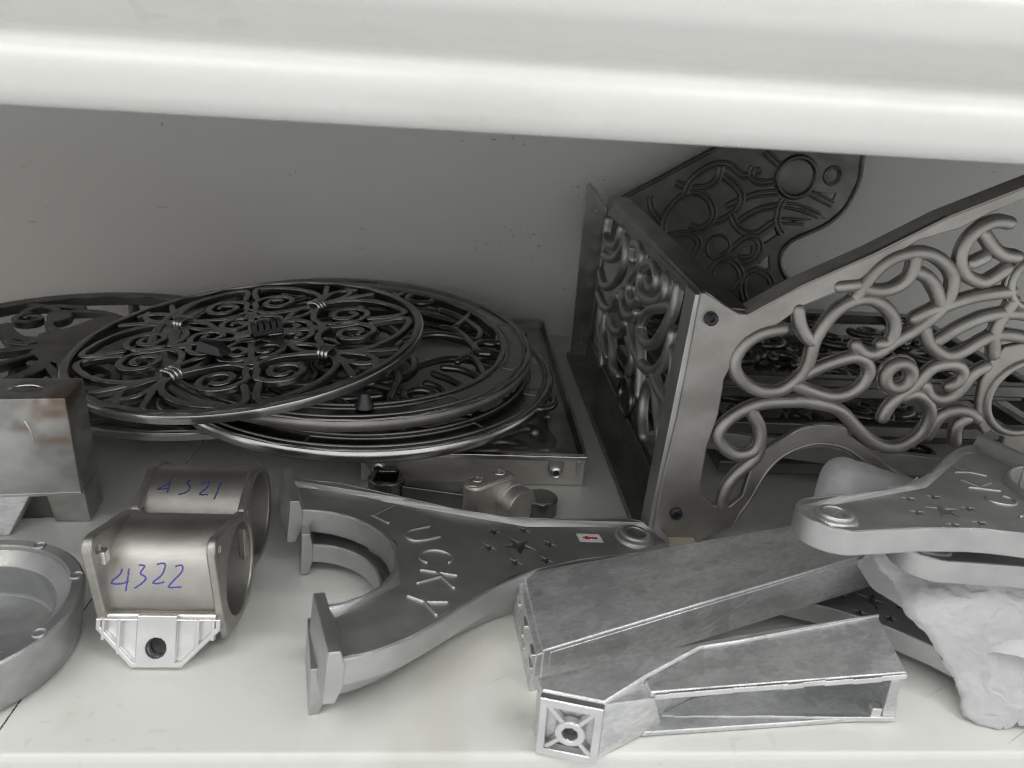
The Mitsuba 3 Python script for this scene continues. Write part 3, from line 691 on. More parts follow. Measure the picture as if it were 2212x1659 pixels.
part(tr, 'front_rail', rbox((X0 + .001, Y0 - .0042, HT - .0032), (X1 + .0005, Y0 + .0005, HT + .0008), .0008), 'alu_edge', None, 30)
part(tr, 'end_rib', rbox((X1 - .0065, Y0 - .0038, HT - .016), (X1 - .0045, Y0 - .0002, HT - .003), .0006), 'alu_edge', None, 30)
for bx in (X0 + .0165, X1 - .021):
    b = part(tr, 'screw_boss', cat_([rbox((bx - .0052, Y0 - .0030, HT - .013), (bx + .0052, Y0 - .0002, HT - .0028), .0008)]), 'alu_warm', None, 30)
    v, f = rev([(.0022, 0), (.0022, .0044), (.0030, .0050), (.0044, .0044), (.0050, .0)], 32)
    part(b, 'collar', (np.c_[v[:, 0] + bx, Y0 - .0012 - v[:, 2] + .0008, v[:, 1] + HT - .0125], f), 'alu_edge', None, 40)
    part(b, 'hole', (np.c_[v[:9, 0] * 0 + bx, v[:9, 1] * 0 + Y0, v[:9, 0] * 0 + HT], np.array([[0, 1, 2]])) if False else cyl(.0024, .0024, .0006, 24).rotate([90, 0, 0]).translate([bx, Y0 - .0030, HT - .0125]), 'dark_hole', None, False)
deck = sbox(X0, Y0 + .002, X1 - .002, Y1 - .002).difference(sbox(X0 + .02, Y0 + .012, X1 - .020, Y1 - .02))
part(tr, 'frame', plate(deck, .012, .0165, .0006), 'alu_dark', None, 30)
trs = []
for i in range(10):
    cx, cy = -.045 + .031 * (i % 5), Y0 + .035 + .062 * (i // 5)
    trs.append(LineString(mm(spiral(cx * 1e3, cy * 1e3, 17, 4, 40 * i, 1.2 if i % 2 else -1.2))).buffer(.0001))
for p in ([(-40, 500), (0, 494), (40, 499), (66, 503), (74, 512), (70, 528), (58, 536), (44, 528)], [(20, 498), (34, 512), (52, 506), (60, 494)], [(76, 494), (70, 500), (52, 494), (30, 500), (14, 512), (18, 530), (40, 540), (60, 560)], [(76, 560), (60, 575), (40, 560), (30, 540)], [(78, 600), (55, 590), (40, 610), (60, 640), (78, 650)], [(-40, 520), (-10, 515), (10, 530), (20, 560)]):
    q = spline(mm(p), .003)
    part(tr, 'scroll', tube(np.c_[q, np.full(len(q), .0160)], .0042, 12, flat=.8), 'alu_warm', None, True)
q = tube(np.array([[.060, .5235, .0155], [.0605, .523, .019]]), .0042, 12)
part(tr, 'ball', (lambda s: (np.array(s.vertices) * .0042 + [.062, .522, .019], np.array(s.faces)))(trimesh.creation.icosphere(2)), 'alu_warm', None, True)

# ------------------------------------------------------------------ big angle bracket of two scroll panels bolted together
sc = thing('scroll_corner_frame', 'large upright corner frame of two cast scroll panels bolted at a right angle', 'frame')
FF = axes((0.13, 0.405, 0), (1, 0, 0), (0, 0, 1))          # local x right, y up, z towards the viewer
inset = lambda p, d: p.buffer(-d, join_style=2)
fo, rail, au, al = mm(FP_OUT), mm(FP_RAIL) - [0, .0022], mm(FP_ARCH_UP) + [0, .0012], mm(FP_ARCH_LO)
fo[0] = [-.0042, .0006]
post = Polygon(np.vstack([fo[:11], [[.034, .140]], mm(FP_OPEN[0:1]), mm(FP_OPEN[1:5]), [[.030, .006]], [[.030, .0006]]])).buffer(0)
topr = Polygon(np.vstack([fo[8:], rail[::-1][:-3], [[.0265, .1365]]])).buffer(0)
arch = Polygon(np.vstack([spline(au, .004), spline(al, .004)[::-1]])).buffer(0)
foot = Polygon(np.vstack([mm(FP_OPEN[3:]), au[:1], al[3:4], al[0:1], [[.02, .0006]], [[.0, .0006]]])).buffer(0)
plat = Polygon(mm(FP_PLATE)).buffer(0.002).buffer(-.002)
circ = [(mm(FP_CIRC[0]), abs(FP_CIRC[1][0] - FP_CIRC[0][0]) * 1e-3), (mm(FP_CIRC[2]), abs(FP_CIRC[3][0] - FP_CIRC[2][0]) * 1e-3)]
fp = unary_union([post, topr, arch, foot, plat, sbox(.206, .02, .38, .236)] + [Point(c).buffer(r + .0035) for c, r in circ]).difference(unary_union([Point(c).buffer(r - .0005) for c, r in circ]))
fp = fp.buffer(.0012, quad_segs=3).buffer(-.0012, quad_segs=3).simplify(.0001)
part(sc, 'front_panel', plate(fp, -.0035, .0012, .0010), 'alu_warm', FF, 30)
for c, r in circ:
    a = np.radians(np.arange(56) * 360 / 56)
    part(sc, 'ring', tube(np.c_[c[0] + r * np.cos(a), c[1] + r * np.sin(a), np.full(56, .0012)], .0024, 12, closed=True), 'alu_warm', FF, True)
web = unary_union([LineString(spline(mm(p), .003)).buffer(.0040, quad_segs=4) for p in FP_TUBES] + [Point(mm(FP_DONUT[0])).buffer(.0128).difference(Point(mm(FP_DONUT[0])).buffer(.0034))])
part(sc, 'scroll_web', plate(web.difference(unary_union([Point(c).buffer(r - .0005) for c, r in circ])).simplify(.00012), -.0034, -.0004, .0012), 'alu_warm', FF, 30)
for p in FP_TUBES:
    q = spline(mm(p), .003)
    part(sc, 'scroll', tube(np.c_[q, np.full(len(q), .0003)], .0038, 14, flat=.88), 'alu_warm', FF, True)
dc = mm(FP_DONUT[0]); a = np.radians(np.arange(40) * 9)
part(sc, 'scroll', tube(np.c_[dc[0] + 0.0078 * np.cos(a), dc[1] + .0078 * np.sin(a), np.full(40, .0004)], .0041, 14, closed=True), 'alu_warm', FF, True)
qa = spline(al, .004)
part(sc, 'arch_bead', tube(np.c_[qa + [.0012, .0030], np.full(len(qa), .0014)], .0010, 8), 'alu_warm', FF, True)
# flange that runs back from the top edge of the front panel
v = []
tp = fo[10:]
strip = np.vstack([np.c_[tp, np.full(len(tp), .0010)], np.c_[tp - [.0, .0025], np.full(len(tp), .0010)], np.c_[tp - [0, .0025], np.full(len(tp), -.016)], np.c_[tp, np.full(len(tp), -.016)]])
k = len(tp)
fs = []
for r_ in range(4):
    for i in range(k - 1):
        A, B = r_ * k + i, ((r_ + 1) % 4) * k + i
        fs += [[A, B, B + 1], [A, B + 1, A + 1]]
fs = np.array(fs)
part(sc, 'top_flange', (strip, fs), 'alu_dull', FF, False)
# side panel, running back to the wall
SX = np.array([-.0085, 1, 0])
SF = axes((0.1390, 0.405, 0), SX, (0.05, 0, 1))            # local x back, y up, z = to the right
L_ = .342
so = Polygon([(.016, .0006), (L_, .0006), (L_, .166), (L_ - .02, .161), (L_ - .05, .1575), (.1, .156), (.016, .1545)])
si = Polygon([(.026, .024), (L_ - .012, .024), (L_ - .012, .150), (.1, .148), (.026, .1465)])
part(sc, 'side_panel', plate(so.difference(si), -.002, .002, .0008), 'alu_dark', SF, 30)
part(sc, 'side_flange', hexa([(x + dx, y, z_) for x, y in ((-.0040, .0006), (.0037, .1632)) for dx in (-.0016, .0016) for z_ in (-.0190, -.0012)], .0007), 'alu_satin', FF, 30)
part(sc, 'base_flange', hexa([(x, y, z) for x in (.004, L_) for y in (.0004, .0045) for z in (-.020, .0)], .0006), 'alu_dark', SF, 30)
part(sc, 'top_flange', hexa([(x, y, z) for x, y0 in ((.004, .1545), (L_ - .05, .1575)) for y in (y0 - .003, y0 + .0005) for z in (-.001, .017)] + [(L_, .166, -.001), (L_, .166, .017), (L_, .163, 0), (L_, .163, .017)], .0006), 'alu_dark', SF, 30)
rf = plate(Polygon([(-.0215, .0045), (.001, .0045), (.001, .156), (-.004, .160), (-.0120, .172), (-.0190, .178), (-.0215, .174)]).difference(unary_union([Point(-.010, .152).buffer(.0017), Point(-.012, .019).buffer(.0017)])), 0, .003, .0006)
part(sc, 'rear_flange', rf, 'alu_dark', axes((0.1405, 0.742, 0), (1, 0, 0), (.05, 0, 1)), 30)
for s in SP_TUBES:
    q = spline(mm(s), .004)
    part(sc, 'scroll', tube(np.c_[q, np.full(len(q), -.001)], .0042, 12), 'alu_satin', SF, True)
ov = mm(SP_OVAL[0]); a = np.radians(np.arange(40) * 9)
part(sc, 'medallion', tube(np.c_[ov[0] + .019 * np.cos(a), ov[1] + .014 * np.sin(a), np.full(40, -.001)], .0030, 10, closed=True), 'alu_dark', SF, True)
part(sc, 'medallion', plate(affinity.scale(Point(ov).buffer(.014), 1.3, .95), -.0012, .0012, .0005), 'alu_dark', SF, True)
for bx, by in FP_BOLT:
    v, f = rev([(.0, .0010), (.0016, .0012), (.0017, .0032), (.0030, .0036), (.0038, .0030), (.0040, .0)], 32)
    part(sc, 'bolt', (v + [bx * 1e-3, by * 1e-3, .0012], f), 'black_steel', FF, 40)
part(sc, 'foot_tab', hexa([(.002, .0006, .001), (.024, .0006, .001), (.002, .0006, .014), (.024, .0006, .014), (.002, .0060, .001), (.024, .0060, .001), (.002, .0040, .014), (.024, .0040, .014)], .0008), 'tan', FF, 30)

# ------------------------------------------------------------------ dark panel leaning at the wall behind it
lp = thing('leaning_panel', 'dark flat scroll panel with a round hole leaning against the back wall', 'panel')
RF = axes((0, .79, 0), (1, 0, 0), (0, .0, 1))
ro = Polygon(np.vstack([mm(RP_OUT[:7]), spline(mm(RP_OUT[6:20]), .004)[1:], mm(RP_OUT[20:])])).buffer(0)
hc, hr = mm(RP_HOLE[0]), .0185
sc2, sr = mm(RP_HOLE[2]), .0058
win = unary_union([Polygon(mm(x)).buffer(0) for x in RP_WIN] + [Point(hc).buffer(hr), Point(sc2).buffer(sr)])
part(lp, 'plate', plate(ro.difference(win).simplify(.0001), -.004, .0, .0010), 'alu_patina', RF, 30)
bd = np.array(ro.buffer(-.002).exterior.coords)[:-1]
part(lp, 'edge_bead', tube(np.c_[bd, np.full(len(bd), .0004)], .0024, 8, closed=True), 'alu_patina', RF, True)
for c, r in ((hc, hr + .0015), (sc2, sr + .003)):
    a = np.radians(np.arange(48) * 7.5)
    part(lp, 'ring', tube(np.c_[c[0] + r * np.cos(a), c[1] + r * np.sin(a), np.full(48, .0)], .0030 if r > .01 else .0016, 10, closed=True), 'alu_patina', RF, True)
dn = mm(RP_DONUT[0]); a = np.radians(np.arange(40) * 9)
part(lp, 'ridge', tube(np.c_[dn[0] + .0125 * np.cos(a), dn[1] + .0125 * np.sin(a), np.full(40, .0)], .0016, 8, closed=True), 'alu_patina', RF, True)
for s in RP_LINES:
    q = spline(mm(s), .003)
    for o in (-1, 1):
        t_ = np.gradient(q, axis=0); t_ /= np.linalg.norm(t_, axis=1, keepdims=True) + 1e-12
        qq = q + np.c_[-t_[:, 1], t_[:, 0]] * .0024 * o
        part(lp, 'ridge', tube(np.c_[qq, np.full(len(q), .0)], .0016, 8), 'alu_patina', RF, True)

# ------------------------------------------------------------------ stack of scroll castings behind the front panel
def stacked(label, x0, x1, y0, y1, z, seed, m='alu_dark'):
    t = thing('stacked_casting', label, 'casting')
    rs = np.random.default_rng(seed)
    fr = (Ro.from_euler('zxy', [rs.uniform(-.06, .06), rs.uniform(-.01, .02), rs.uniform(-.01, .01)]).as_matrix(), np.array([0, 0, z]))
    rect = sbox(x0, y0, x1, y1)
    part(t, 'rim', plate(rect.difference(sbox(x0 + .010, y0 + .010, x1 - .010, y1 - .010)), 0, .010, .0012), m, fr, 30)
    for i in range(16):
        cx, cy = rs.uniform(x0 + .02, x1 - .02), rs.uniform(y0 + .015, y1 - .02)
        q = mm(spiral(cx * 1e3, cy * 1e3, rs.uniform(14, 26), 6, rs.uniform(0, 360), rs.choice([-1, 1]) * rs.uniform(.6, 1.1)))
        q = np.clip(q, [x0 + .006, y0 + .006], [x1 - .006, y1 - .006])
        part(t, 'scroll', tube(np.c_[q, np.full(len(q), .007)], .0038, 10), m, fr, True)
    return t


names = ['lowest', 'second', 'third', 'fourth', 'topmost']
for i, (x0, x1, y0, y1, z) in enumerate([(.185, .52, .50, .75, .0005), (.175, .50, .515, .74, .0135), (.19, .50, .52, .75, .0265), (.18, .47, .535, .74, .0395), (.20, .46, .55, .75, .0525)]):
    stacked(f'dark scroll casting, {names[i]} of the stack behind the upright front panel', x0, x1, y0, y1, z, 20 + i)
fb = thing('flat_bar', 'pale flat metal bar lying in front of the stack behind the upright front panel', 'bar')
part(fb, 'body', hexa([(.175, .486, .030), (.175, .490, .030), (.175, .486, .0425), (.175, .490, .0425), (.430, .424, .030), (.430, .428, .030), (.430, .424, .045), (.430, .428, .045)], .0008), 'alu_satin', None, 30)
part(fb, 'support', rbox((.30, .460, .0004), (.312, .472, .0305), .001), 'alu_dark', None, 30)

# ------------------------------------------------------------------ crank arm and hinge block behind the forked bracket
ca = thing('crank_arm', 'dark flat crank arm with a square socket in its rounded end, by the tray', 'arm')
ringo = Point(-.0425, .459).buffer(.0125, quad_segs=10)
sock = affinity.rotate(sbox(-.0425 - .0065, .459 - .0062, -.0425 + .0065, .459 + .0062).buffer(.0012), -6)
part(ca, 'eye', plate(ringo.difference(sock), .0005, .0145, .0014), 'alu_dark', None, 35)
part(ca, 'socket_floor', plate(sock.buffer(.0004), .0006, .0035, 0), 'black_steel', None, False)
part(ca, 'socket_edge', rbox((-.0485, .4645, .0125), (-.0372, .4658, .0150), .0005), 'alu_edge', None, 30)
part(ca, 'bar', hexa([(-.033, .452, .0005), (-.033, .464, .0005), (-.033, .452, .0105), (-.033, .464, .0105), (.064, .433, .0005), (.064, .446, .0005), (.064, .433, .0085), (.064, .446, .0085)], .0014), 'alu_dark', None, 30)
part(ca, 'end_eye', plate(Point(.0600, .4385).buffer(.0110), .0005, .0135, .0014), 'alu_dark', None, 35)
hb = thing('hinge_block', 'warm grey sandblasted block with two top holes and a side cylinder', 'block')
tp_ = [(.0155, .4265, .0065), (.0335, .4395, .0075), (.0245, .4445, .0065)]
pl_ = unary_union([Point(x, y).buffer(r, quad_segs=10) for x, y, r in tp_]).convex_hull
hol = [(.0172, .4300), (.0318, .4400)]
part(hb, 'body', plate(pl_.buffer(.0006).difference(unary_union([Point(p).buffer(.0024) for p in hol])), .0005, .0295, .0024), 'alu_block', None, 35)
for p in hol:
    v, f = rev([(.0001, .0245), (.0022, .0245), (.0025, .0292), (.0033, .0300), (.0038, .0292)], 28)
    part(hb, 'hole_rim', (v + [p[0], p[1], 0], f), 'alu_edge', None, 40)
d = np.array([.62, -.78, 0]); d /= np.linalg.norm(d)
HF = (np.stack([np.cross([0, 0, 1], d), [0, 0, 1], d], 1), np.array([.0330, .4425, .0128]))
part(hb, 'cylinder', rev([(.0001, -.002), (.0122, -.002), (.0122, .0130), (.0112, .0136), (.0112, .0150), (.0122, .0156), (.0122, .0215), (.0114, .0225), (.0001, .0226)], 48), 'alu_block', HF, 40)

# ------------------------------------------------------------------ pipe saddles with handwritten numbers
def saddle(label, off, writing, ink, num_label, dy, tip=(.3060, .0590, .0062), foot=True):
    t = thing('pipe_saddle', label, 'pipe bracket')
    xl, xr, yc, zc, R = -.1615, -.1070, .335, .0285, .0265
    fr = (np.eye(3), np.asarray(off, float))
    A = np.array([[0, 0, 1], [1, 0, 0], [0, 1, 0.0]])    # (u along y, v up, w along x)
    v, f = rev([(R - .0032, xl), (R, xl), (R, xr), (R - .0032, xr), (R - .0032, xl)], 96)
    part(t, 'barrel', (np.c_[v[:, 2], v[:, 0] + yc, v[:, 1] + zc], f), 'alu_bead', fr, 40)
    for x0, x1, s in ((xl - .0022, xl + .0026, 0), (xr - .0020, xr + .0020, 1)):
        g = unary_union([Point(yc, zc).buffer(R + .0014, quad_segs=24), Point(tip[:2]).buffer(tip[2]), Point(.3045, .0215).buffer(.001), Point(.3085, .0075).buffer(.001)]).convex_hull
        g = g.difference(Point(yc, zc).buffer(R - .0032, quad_segs=24)).difference(Point(tip[0] + .0005, tip[1] - .001).buffer(.0020)).buffer(0)
        v, f = plate(g.simplify(.00005), x0, x1, .0009)
        part(t, 'ear', (v @ A.T, f), 'alu_bead', fr, 30)
    if foot:
        nut = rbox((xl + .0024, .3060, .0490), (xl + .0052, .3110, .0560), .0008)
        part(t, 'nut', nut, 'alu_bright', fr, 30)
        # foot plate, sloping down towards the viewer
        o, vv = np.array([-.1342, .2945, .0012]), np.array([0, .0100, .0203]); vv /= np.linalg.norm(vv)
        PF = axes(o, (1, 0, 0), vv)
        w0, w1, ln = .0285, .0115, .0225
        g = Polygon([(-w1, 0), (w1, 0), (w0, ln - .005), (w0, ln + .0015), (-w0, ln + .0015), (-w0, ln - .005)])
        P2 = (PF[0], PF[1] + fr[1])
        base = plate(g.difference(Point(-.0005, .0090).buffer(.0048)), -.004, .0, .0008)
        part(t, 'foot_plate', base, 'alu_bright', P2, 30)
        part(t, 'foot_underplate', plate(affinity.scale(g, .97, .97, origin=(0, ln)), -.0085, -.0045, .0008), 'alu_bead', P2, 30)
        raised = g.intersection(sbox(-.0098, -1, .0085, 1)).difference(Point(-.0005, .0090).buffer(.0048))
        part(t, 'foot_pad', plate(raised, .0, .0034, .0005), 'alu_bright', P2, 30)
        edge = g.difference(g.buffer(-.0024, join_style=2)).intersection(sbox(-1, -1, 1, ln - .0001))
        part(t, 'foot_lip', plate(unary_union(polys(edge)), .0, .0034, .0005), 'alu_bright', P2, 30)
        for rx, l0, l1 in ((-.0178, .006, ln), (.0180, .0075, ln), (-.0250, .0125, ln), (.0250, .0125, ln)):
            part(t, 'rib', rbox((rx - .0008, l0, 0), (rx + .0008, l1, .0034), .0004), 'alu_bright', P2, 30)
        part(t, 'hole', cat_([cyl(.0058, .0058, .0010, 32).translate([-.0005, .0090, -.0052]), (lambda m: (np.asarray(m[0]) + [-.0005, .0090, 0], m[1][:, ::-1]))(rev([(.0049, -.0050), (.0049, -.0004)], 32))]), 'dark_hole', P2, False)
    ms = []
    for s in writing:
        a = np.array(s)
        q = spline(a, n=26) if len(a) > 2 else spline(a, n=10)
        th = np.radians(q[:, 1])
        r_ = R + .00004
        p3 = np.c_[q[:, 0] * 1e-3, yc + dy - r_ * np.cos(th), zc + r_ * np.sin(th)]
        nr = np.c_[np.zeros(len(q)), -np.cos(th), np.sin(th)]
        tg = np.gradient(p3, axis=0); tg /= np.linalg.norm(tg, axis=1, keepdims=True) + 1e-12
        bw = np.cross(tg, nr) * .00042
        v = np.vstack([p3 + bw + nr * .00006, p3 - bw + nr * .00006]); k = len(q); i = np.arange(k - 1)
        ms.append((v, np.vstack([np.stack([i, i + 1, i + 1 + k], 1), np.stack([i, i + 1 + k, i + k], 1)])))
    part(t, 'handwriting', cat_(ms), ink, None, False, num_label)
    return t


saddle('bright pipe saddle in front with 4322 handwritten in blue', (0, 0, 0), W4322, 'ink', 'handwritten blue number 4322', 0.0)
saddle('pipe saddle behind the front one with 4321 handwritten in dark blue', (TUBE2_OFF[0] * 1e-3, TUBE2_OFF[1] * 1e-3, 0), W4321, 'ink_dark', 'handwritten dark blue number 4321', TUBE2_OFF[1] * 1e-3, (.3105, .0440, .0045), False)

# ------------------------------------------------------------------ rusty box casting and round cup at the left edge
bxk = thing('box_casting', 'tall rust stained box casting at the left edge with a notch below its ledge', 'casting')
BF = axes((-.218, .4135, 0), (-1, -.03, 0), (.03, -1, 0))  # local x to the left, y to the viewer, z: down -> flip below
ux, uy = np.array([-1, -.12, 0]), np.array([-.22, 1, 0.0])
ux /= np.linalg.norm(ux); uy = np.array([ux[1], -ux[0], 0])
BF = (np.stack([ux, uy, [0, 0, 1]], 1), np.array([-.218, .4135, 0]))
part(bxk, 'block', hexa([(x, y, z) for x in (0, .14) for y in (0, .030) for z in (.0235, .0845)], .0009), 'alu_stain', BF, 30)
part(bxk, 'lower_web', hexa([(.0, .0045, .0006), (.0200, .0060, .0006), (0, .030, .0006), (.0200, .030, .0006), (0, .0025, .0236), (.0215, .0035, .0236), (0, .030, .0236), (.0215, .030, .0236)], .0007), 'alu_stain', BF, 30)
part(bxk, 'lower_step', hexa([(.0400, -.0070, .0006), (.14, -.0070, .0006), (.0400, .030, .0006), (.14, .030, .0006), (.0275, -.0005, .0236), (.14, -.0005, .0236), (.0275, .030, .0236), (.14, .030, .0236)], .0007), 'alu_raw', BF, 30)
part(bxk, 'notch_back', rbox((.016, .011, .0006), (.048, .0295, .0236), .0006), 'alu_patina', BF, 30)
part(bxk, 'ledge', rbox((.0, -.0012, .0222), (.14, .002, .0245), .0005), 'alu_edge', BF, 30)
v, f = rev([(.0045, -.001), (.0052, .0006), (.0062, .0004), (.0066, 0)], 32)
part(bxk, 'hole_rim', (v * [1.4, .9, 1] + [.026, .014, .0848], f), 'alu_edge', BF, 40)
part(bxk, 'top_scratch', tube(np.array([[.05, .012, .0846], [.058, .018, .0846], [.060, .022, .0846]]), .0006, 6), 'black_steel', BF, True)
part(bxk, 'scar', tube(spline(np.array([[.0235, -.0001, .071], [.0215, -.0002, .065], [.0205, -.0001, .058]]), n=10), .0007, 8), 'alu_edge', BF, True)

cp = thing('round_cup', 'grey round cast cup with a stepped rim at the lower left corner', 'cup')
C0 = np.array([-.2255, .3000, 0])
ov_ = [(.0001, .0006), (.046, .0006), (.0485, .0015), (.0500, .004), (.0548, .0275), (.0546, .0290), (.0536, .0298), (.0490, .0300), (.0482, .0294), (.0478, .0275), (.0420, .0225), (.0412, .0215), (.0402, .0085), (.0385, .0060), (.0001, .0055)]
part(cp, 'shell', rev(ov_, 120), 'alu_cup', (np.eye(3), C0), 35)
for a in (28, 72, 118, -20, 165, -65):
    x, y = .0512 * math.cos(math.radians(a)), .0512 * math.sin(math.radians(a))
    part(cp, 'ejector_mark', cat_([rev([(.0001, .0296), (.0022, .0298), (.0027, .0306), (.0032, .0298)], 20)]), 'alu_cup', (np.eye(3), C0 + [x, y, 0]), 40)
part(cp, 'inner_rib', rbox((-.04, -.0015, .005), (.028, .0015, .0090), .0008), 'alu_bright', (Ro.from_euler('z', -8, degrees=True).as_matrix(), C0 + [0, -.003, 0]), 30)
part(cp, 'inner_step', slab(Point(0, 0).buffer(.039, quad_segs=20).intersection(sbox(-.05, -.05, .05, -.010)), [(0, .0075), (.001, .0082)], [(0, .005)]), 'alu_cup', (np.eye(3), C0), 30)

# ------------------------------------------------------------------ the two raw channel castings
bm = thing('long_channel', 'long raw grey hollow channel casting lying tilted behind the arm casting', 'casting')
e0 = np.array([.0445, .281, .0005]); h_ = .0225
rj = np.array([.245, .338, .0265])
bk0, bk1 = np.array([.0395, .3395, .0005]), np.array([.243, .368, .0265])
C8 = [e0, rj, bk0, bk1, e0 + [0, 0, h_], rj + [0, 0, h_], bk0 + [0, 0, h_], bk1 + [0, 0, h_]]
part(bm, 'body', hexa(C8, .0012), 'alu_raw', None, 25)
up_ = np.array([0, 0, 1.0])
dl = (bk0 - e0) / np.linalg.norm(bk0 - e0); dx_ = (rj - e0) / np.linalg.norm(rj - e0)
part(bm, 'end_plate', hexa([e0 - dx_ * .0035 + [0, 0, 0.0], e0 + dx_ * .001, bk0 - dx_ * .0035, bk0 + dx_ * .001, e0 - dx_ * .0015 + up_ * h_ * .93, e0 + dx_ * .001 + up_ * h_ * .93, bk0 - dx_ * .0015 + up_ * h_ * .93, bk0 + dx_ * .001 + up_ * h_ * .93], .0007), 'alu_raw', None, 30)
rs = np.random.default_rng(5)
fl_ = []
for i in range(7):
    p = e0 + (bk0 - e0) * rs.uniform(.05, .95) + up_ * rs.uniform(.006, .019) - dx_ * .0025
    fl_.append(rbox(p - [.0016, .004, .001], p + [.0012, .004, .0012], .0006))
part(bm, 'flash', cat_(fl_), 'alu_bright', None, 30)
part(bm, 'side_rib', hexa([e0 - dl * .0012 + up_ * .0145 + dx_ * .004, rj - dl * .0012 + up_ * .0145, e0 + dl * .001 + up_ * .0145 + dx_ * .004, rj + dl * .001 + up_ * .0145, e0 - dl * .0007 + up_ * .0212 + dx_ * .004, rj - dl * .0007 + up_ * .0212, e0 + dl * .001 + up_ * .0215 + dx_ * .004, rj + dl * .001 + up_ * .0215], .0005), 'alu_raw', None, 30)

ac = thing('arm_casting', 'raw hollow arm casting in front with a cross ribbed square end and open side', 'casting')
H = .0312
P1, P2_ = np.array([.0414, .2487]), np.array([.0668, .2420])
ex = (P2_ - P1) / np.linalg.norm(P2_ - P1); ey = np.array([-ex[1], ex[0]])
top = [P1, P2_, (.0880, .2570), (.1163, .2738), (.1345, .2768), (.2105, .2935), (.2115, .2950), (.1345, .2815), (.1000, .2735), (.0405, .2565)]
def rise(m):
    v, f = arr(m)
    v = v.copy()
    v[:, 2] += np.where(v[:, 2] > .02, np.clip((v[:, 0] - .08) / .125, 0, 1.1) * .0050, 0)
    return v, f


part(ac, 'spine', rise(plate(Polygon(top).buffer(0), .0006, H, .0010)), 'alu_raw', None, 25)
big = [(.0872, .2560), (.1163, .2735), (.1345, .2768), (.2105, .2935), (.2045, .2565), (.0880, .2490)]
part(ac, 'top_plate', rise(plate(Polygon(big).buffer(0), H - .0046, H - .0016, .0007)), 'alu_raw', None, 25)
bot = [(.0885, .2530), (.1163, .2735), (.1345, .2768), (.2120, .2960), (.2105, .2630), (.0985, .2640)]
part(ac, 'bottom_plate', plate(Polygon(bot).convex_hull, .0005, .0030, .0006), 'alu_raw', None, 25)
part(ac, 'end_wall', hexa([(.2050, .2630, .001), (.2105, .2628, .001), (.2085, .2950, .001), (.2125, .2950, .001), (.2000, .2580, H + .0005), (.2030, .2578, H + .0005), (.2065, .2920, H + .0005), (.2100, .2920, H + .0005)], .0006), 'alu_raw', None, 30)
part(ac, 'head_side', hexa([np.r_[P2_, .0006], np.r_[P2_, H - .001], (.0905, .2500, H - .005), (.0990, .2600, .0006), (.0905, .2620, .0006), (.0880, .2600, H - .003), np.r_[P2_ + ey * .01, .0006], np.r_[P2_ + ey * .01, H - .001]], .0007), 'alu_raw', None, 30)
part(ac, 'lug', rbox((.1985, .2625, .0030), (.2035, .2665, .0075), .0006), 'alu_bright', None, 30)
for a0, a1, z_ in (((.0895, .2490), (.2045, .2563), H - .0030), ((.0995, .2632), (.2100, .2622), .0024)):
    a0, a1 = np.r_[a0, z_], np.r_[a1, z_ + (.0048 if z_ > .02 else 0)]
    ms = []
    rs = np.random.default_rng(int(z_ * 1e5))
    x = 0.0
    while x < 1:
        w_ = rs.uniform(.05, .16)
        p, q = a0 + (a1 - a0) * x + [0, 0, rs.uniform(-.00015, .00015)], a0 + (a1 - a0) * min(x + w_, 1) + [0, 0, rs.uniform(-.00015, .00015)]
        j = rs.uniform(-.0007, .0001)
        ms.append(hexa([p + [0, -.0014 - j, -.0006], p + [0, .0012, -.0006], q + [0, -.0014 - j, -.0006], q + [0, .0012, -.0006], p + [0, -.0010 - j, .0010], p + [0, .0012, .0010], q + [0, -.0010 - j, .0010], q + [0, .0012, .0010]], .0004))
        x += w_ * rs.uniform(.80, .94)
    part(ac, 'parting_flash', cat_(ms), 'alu_bright', None, 30)
# the square end: frame, four diagonal ribs and a hub with a bore
EF = axes(np.r_[P1 - ey * .0004, 0.0006], np.r_[ex, 0], (0, 0, 1))     # x along the end, y up, z to the viewer
W_ = np.linalg.norm(P2_ - P1); HH = H - .0006
sq = sbox(0, 0, W_, HH)
fr_ = sq.difference(sbox(.0034, .0040, W_ - .0034, HH - .0040))
cx, cy = W_ * .52, HH * .47
ribs = unary_union([LineString([(cx, cy), c]).buffer(.0011) for c in ((.002, .002), (W_ - .002, .002), (.002, HH - .002), (W_ - .002, HH - .002))])
hubp = Point(cx, cy).buffer(.0066, quad_segs=10)
bore = Point(cx, cy).buffer(.0034, quad_segs=10)
part(ac, 'end_frame', plate(fr_, 0, .0042, .0006), 'alu_bright', EF, 30)
part(ac, 'cross_rib', plate(ribs.intersection(sbox(.002, .002, W_ - .002, HH - .002)).difference(Point(cx, cy).buffer(.006)), 0, .0036, .0005), 'alu_bright', EF, 30)
part(ac, 'hub', plate(hubp.difference(bore), 0, .0044, .0007), 'alu_bright', EF, 35)
part(ac, 'bore', plate(Point(cx, cy).buffer(.0036), 0, .0010, 0), 'dark_hole', EF, False)

# ------------------------------------------------------------------ white foam wrap at the right
fw_ = thing('foam_wrap', 'crumpled white foam sheet wrapped round a casting at the right edge', 'foam wrap')


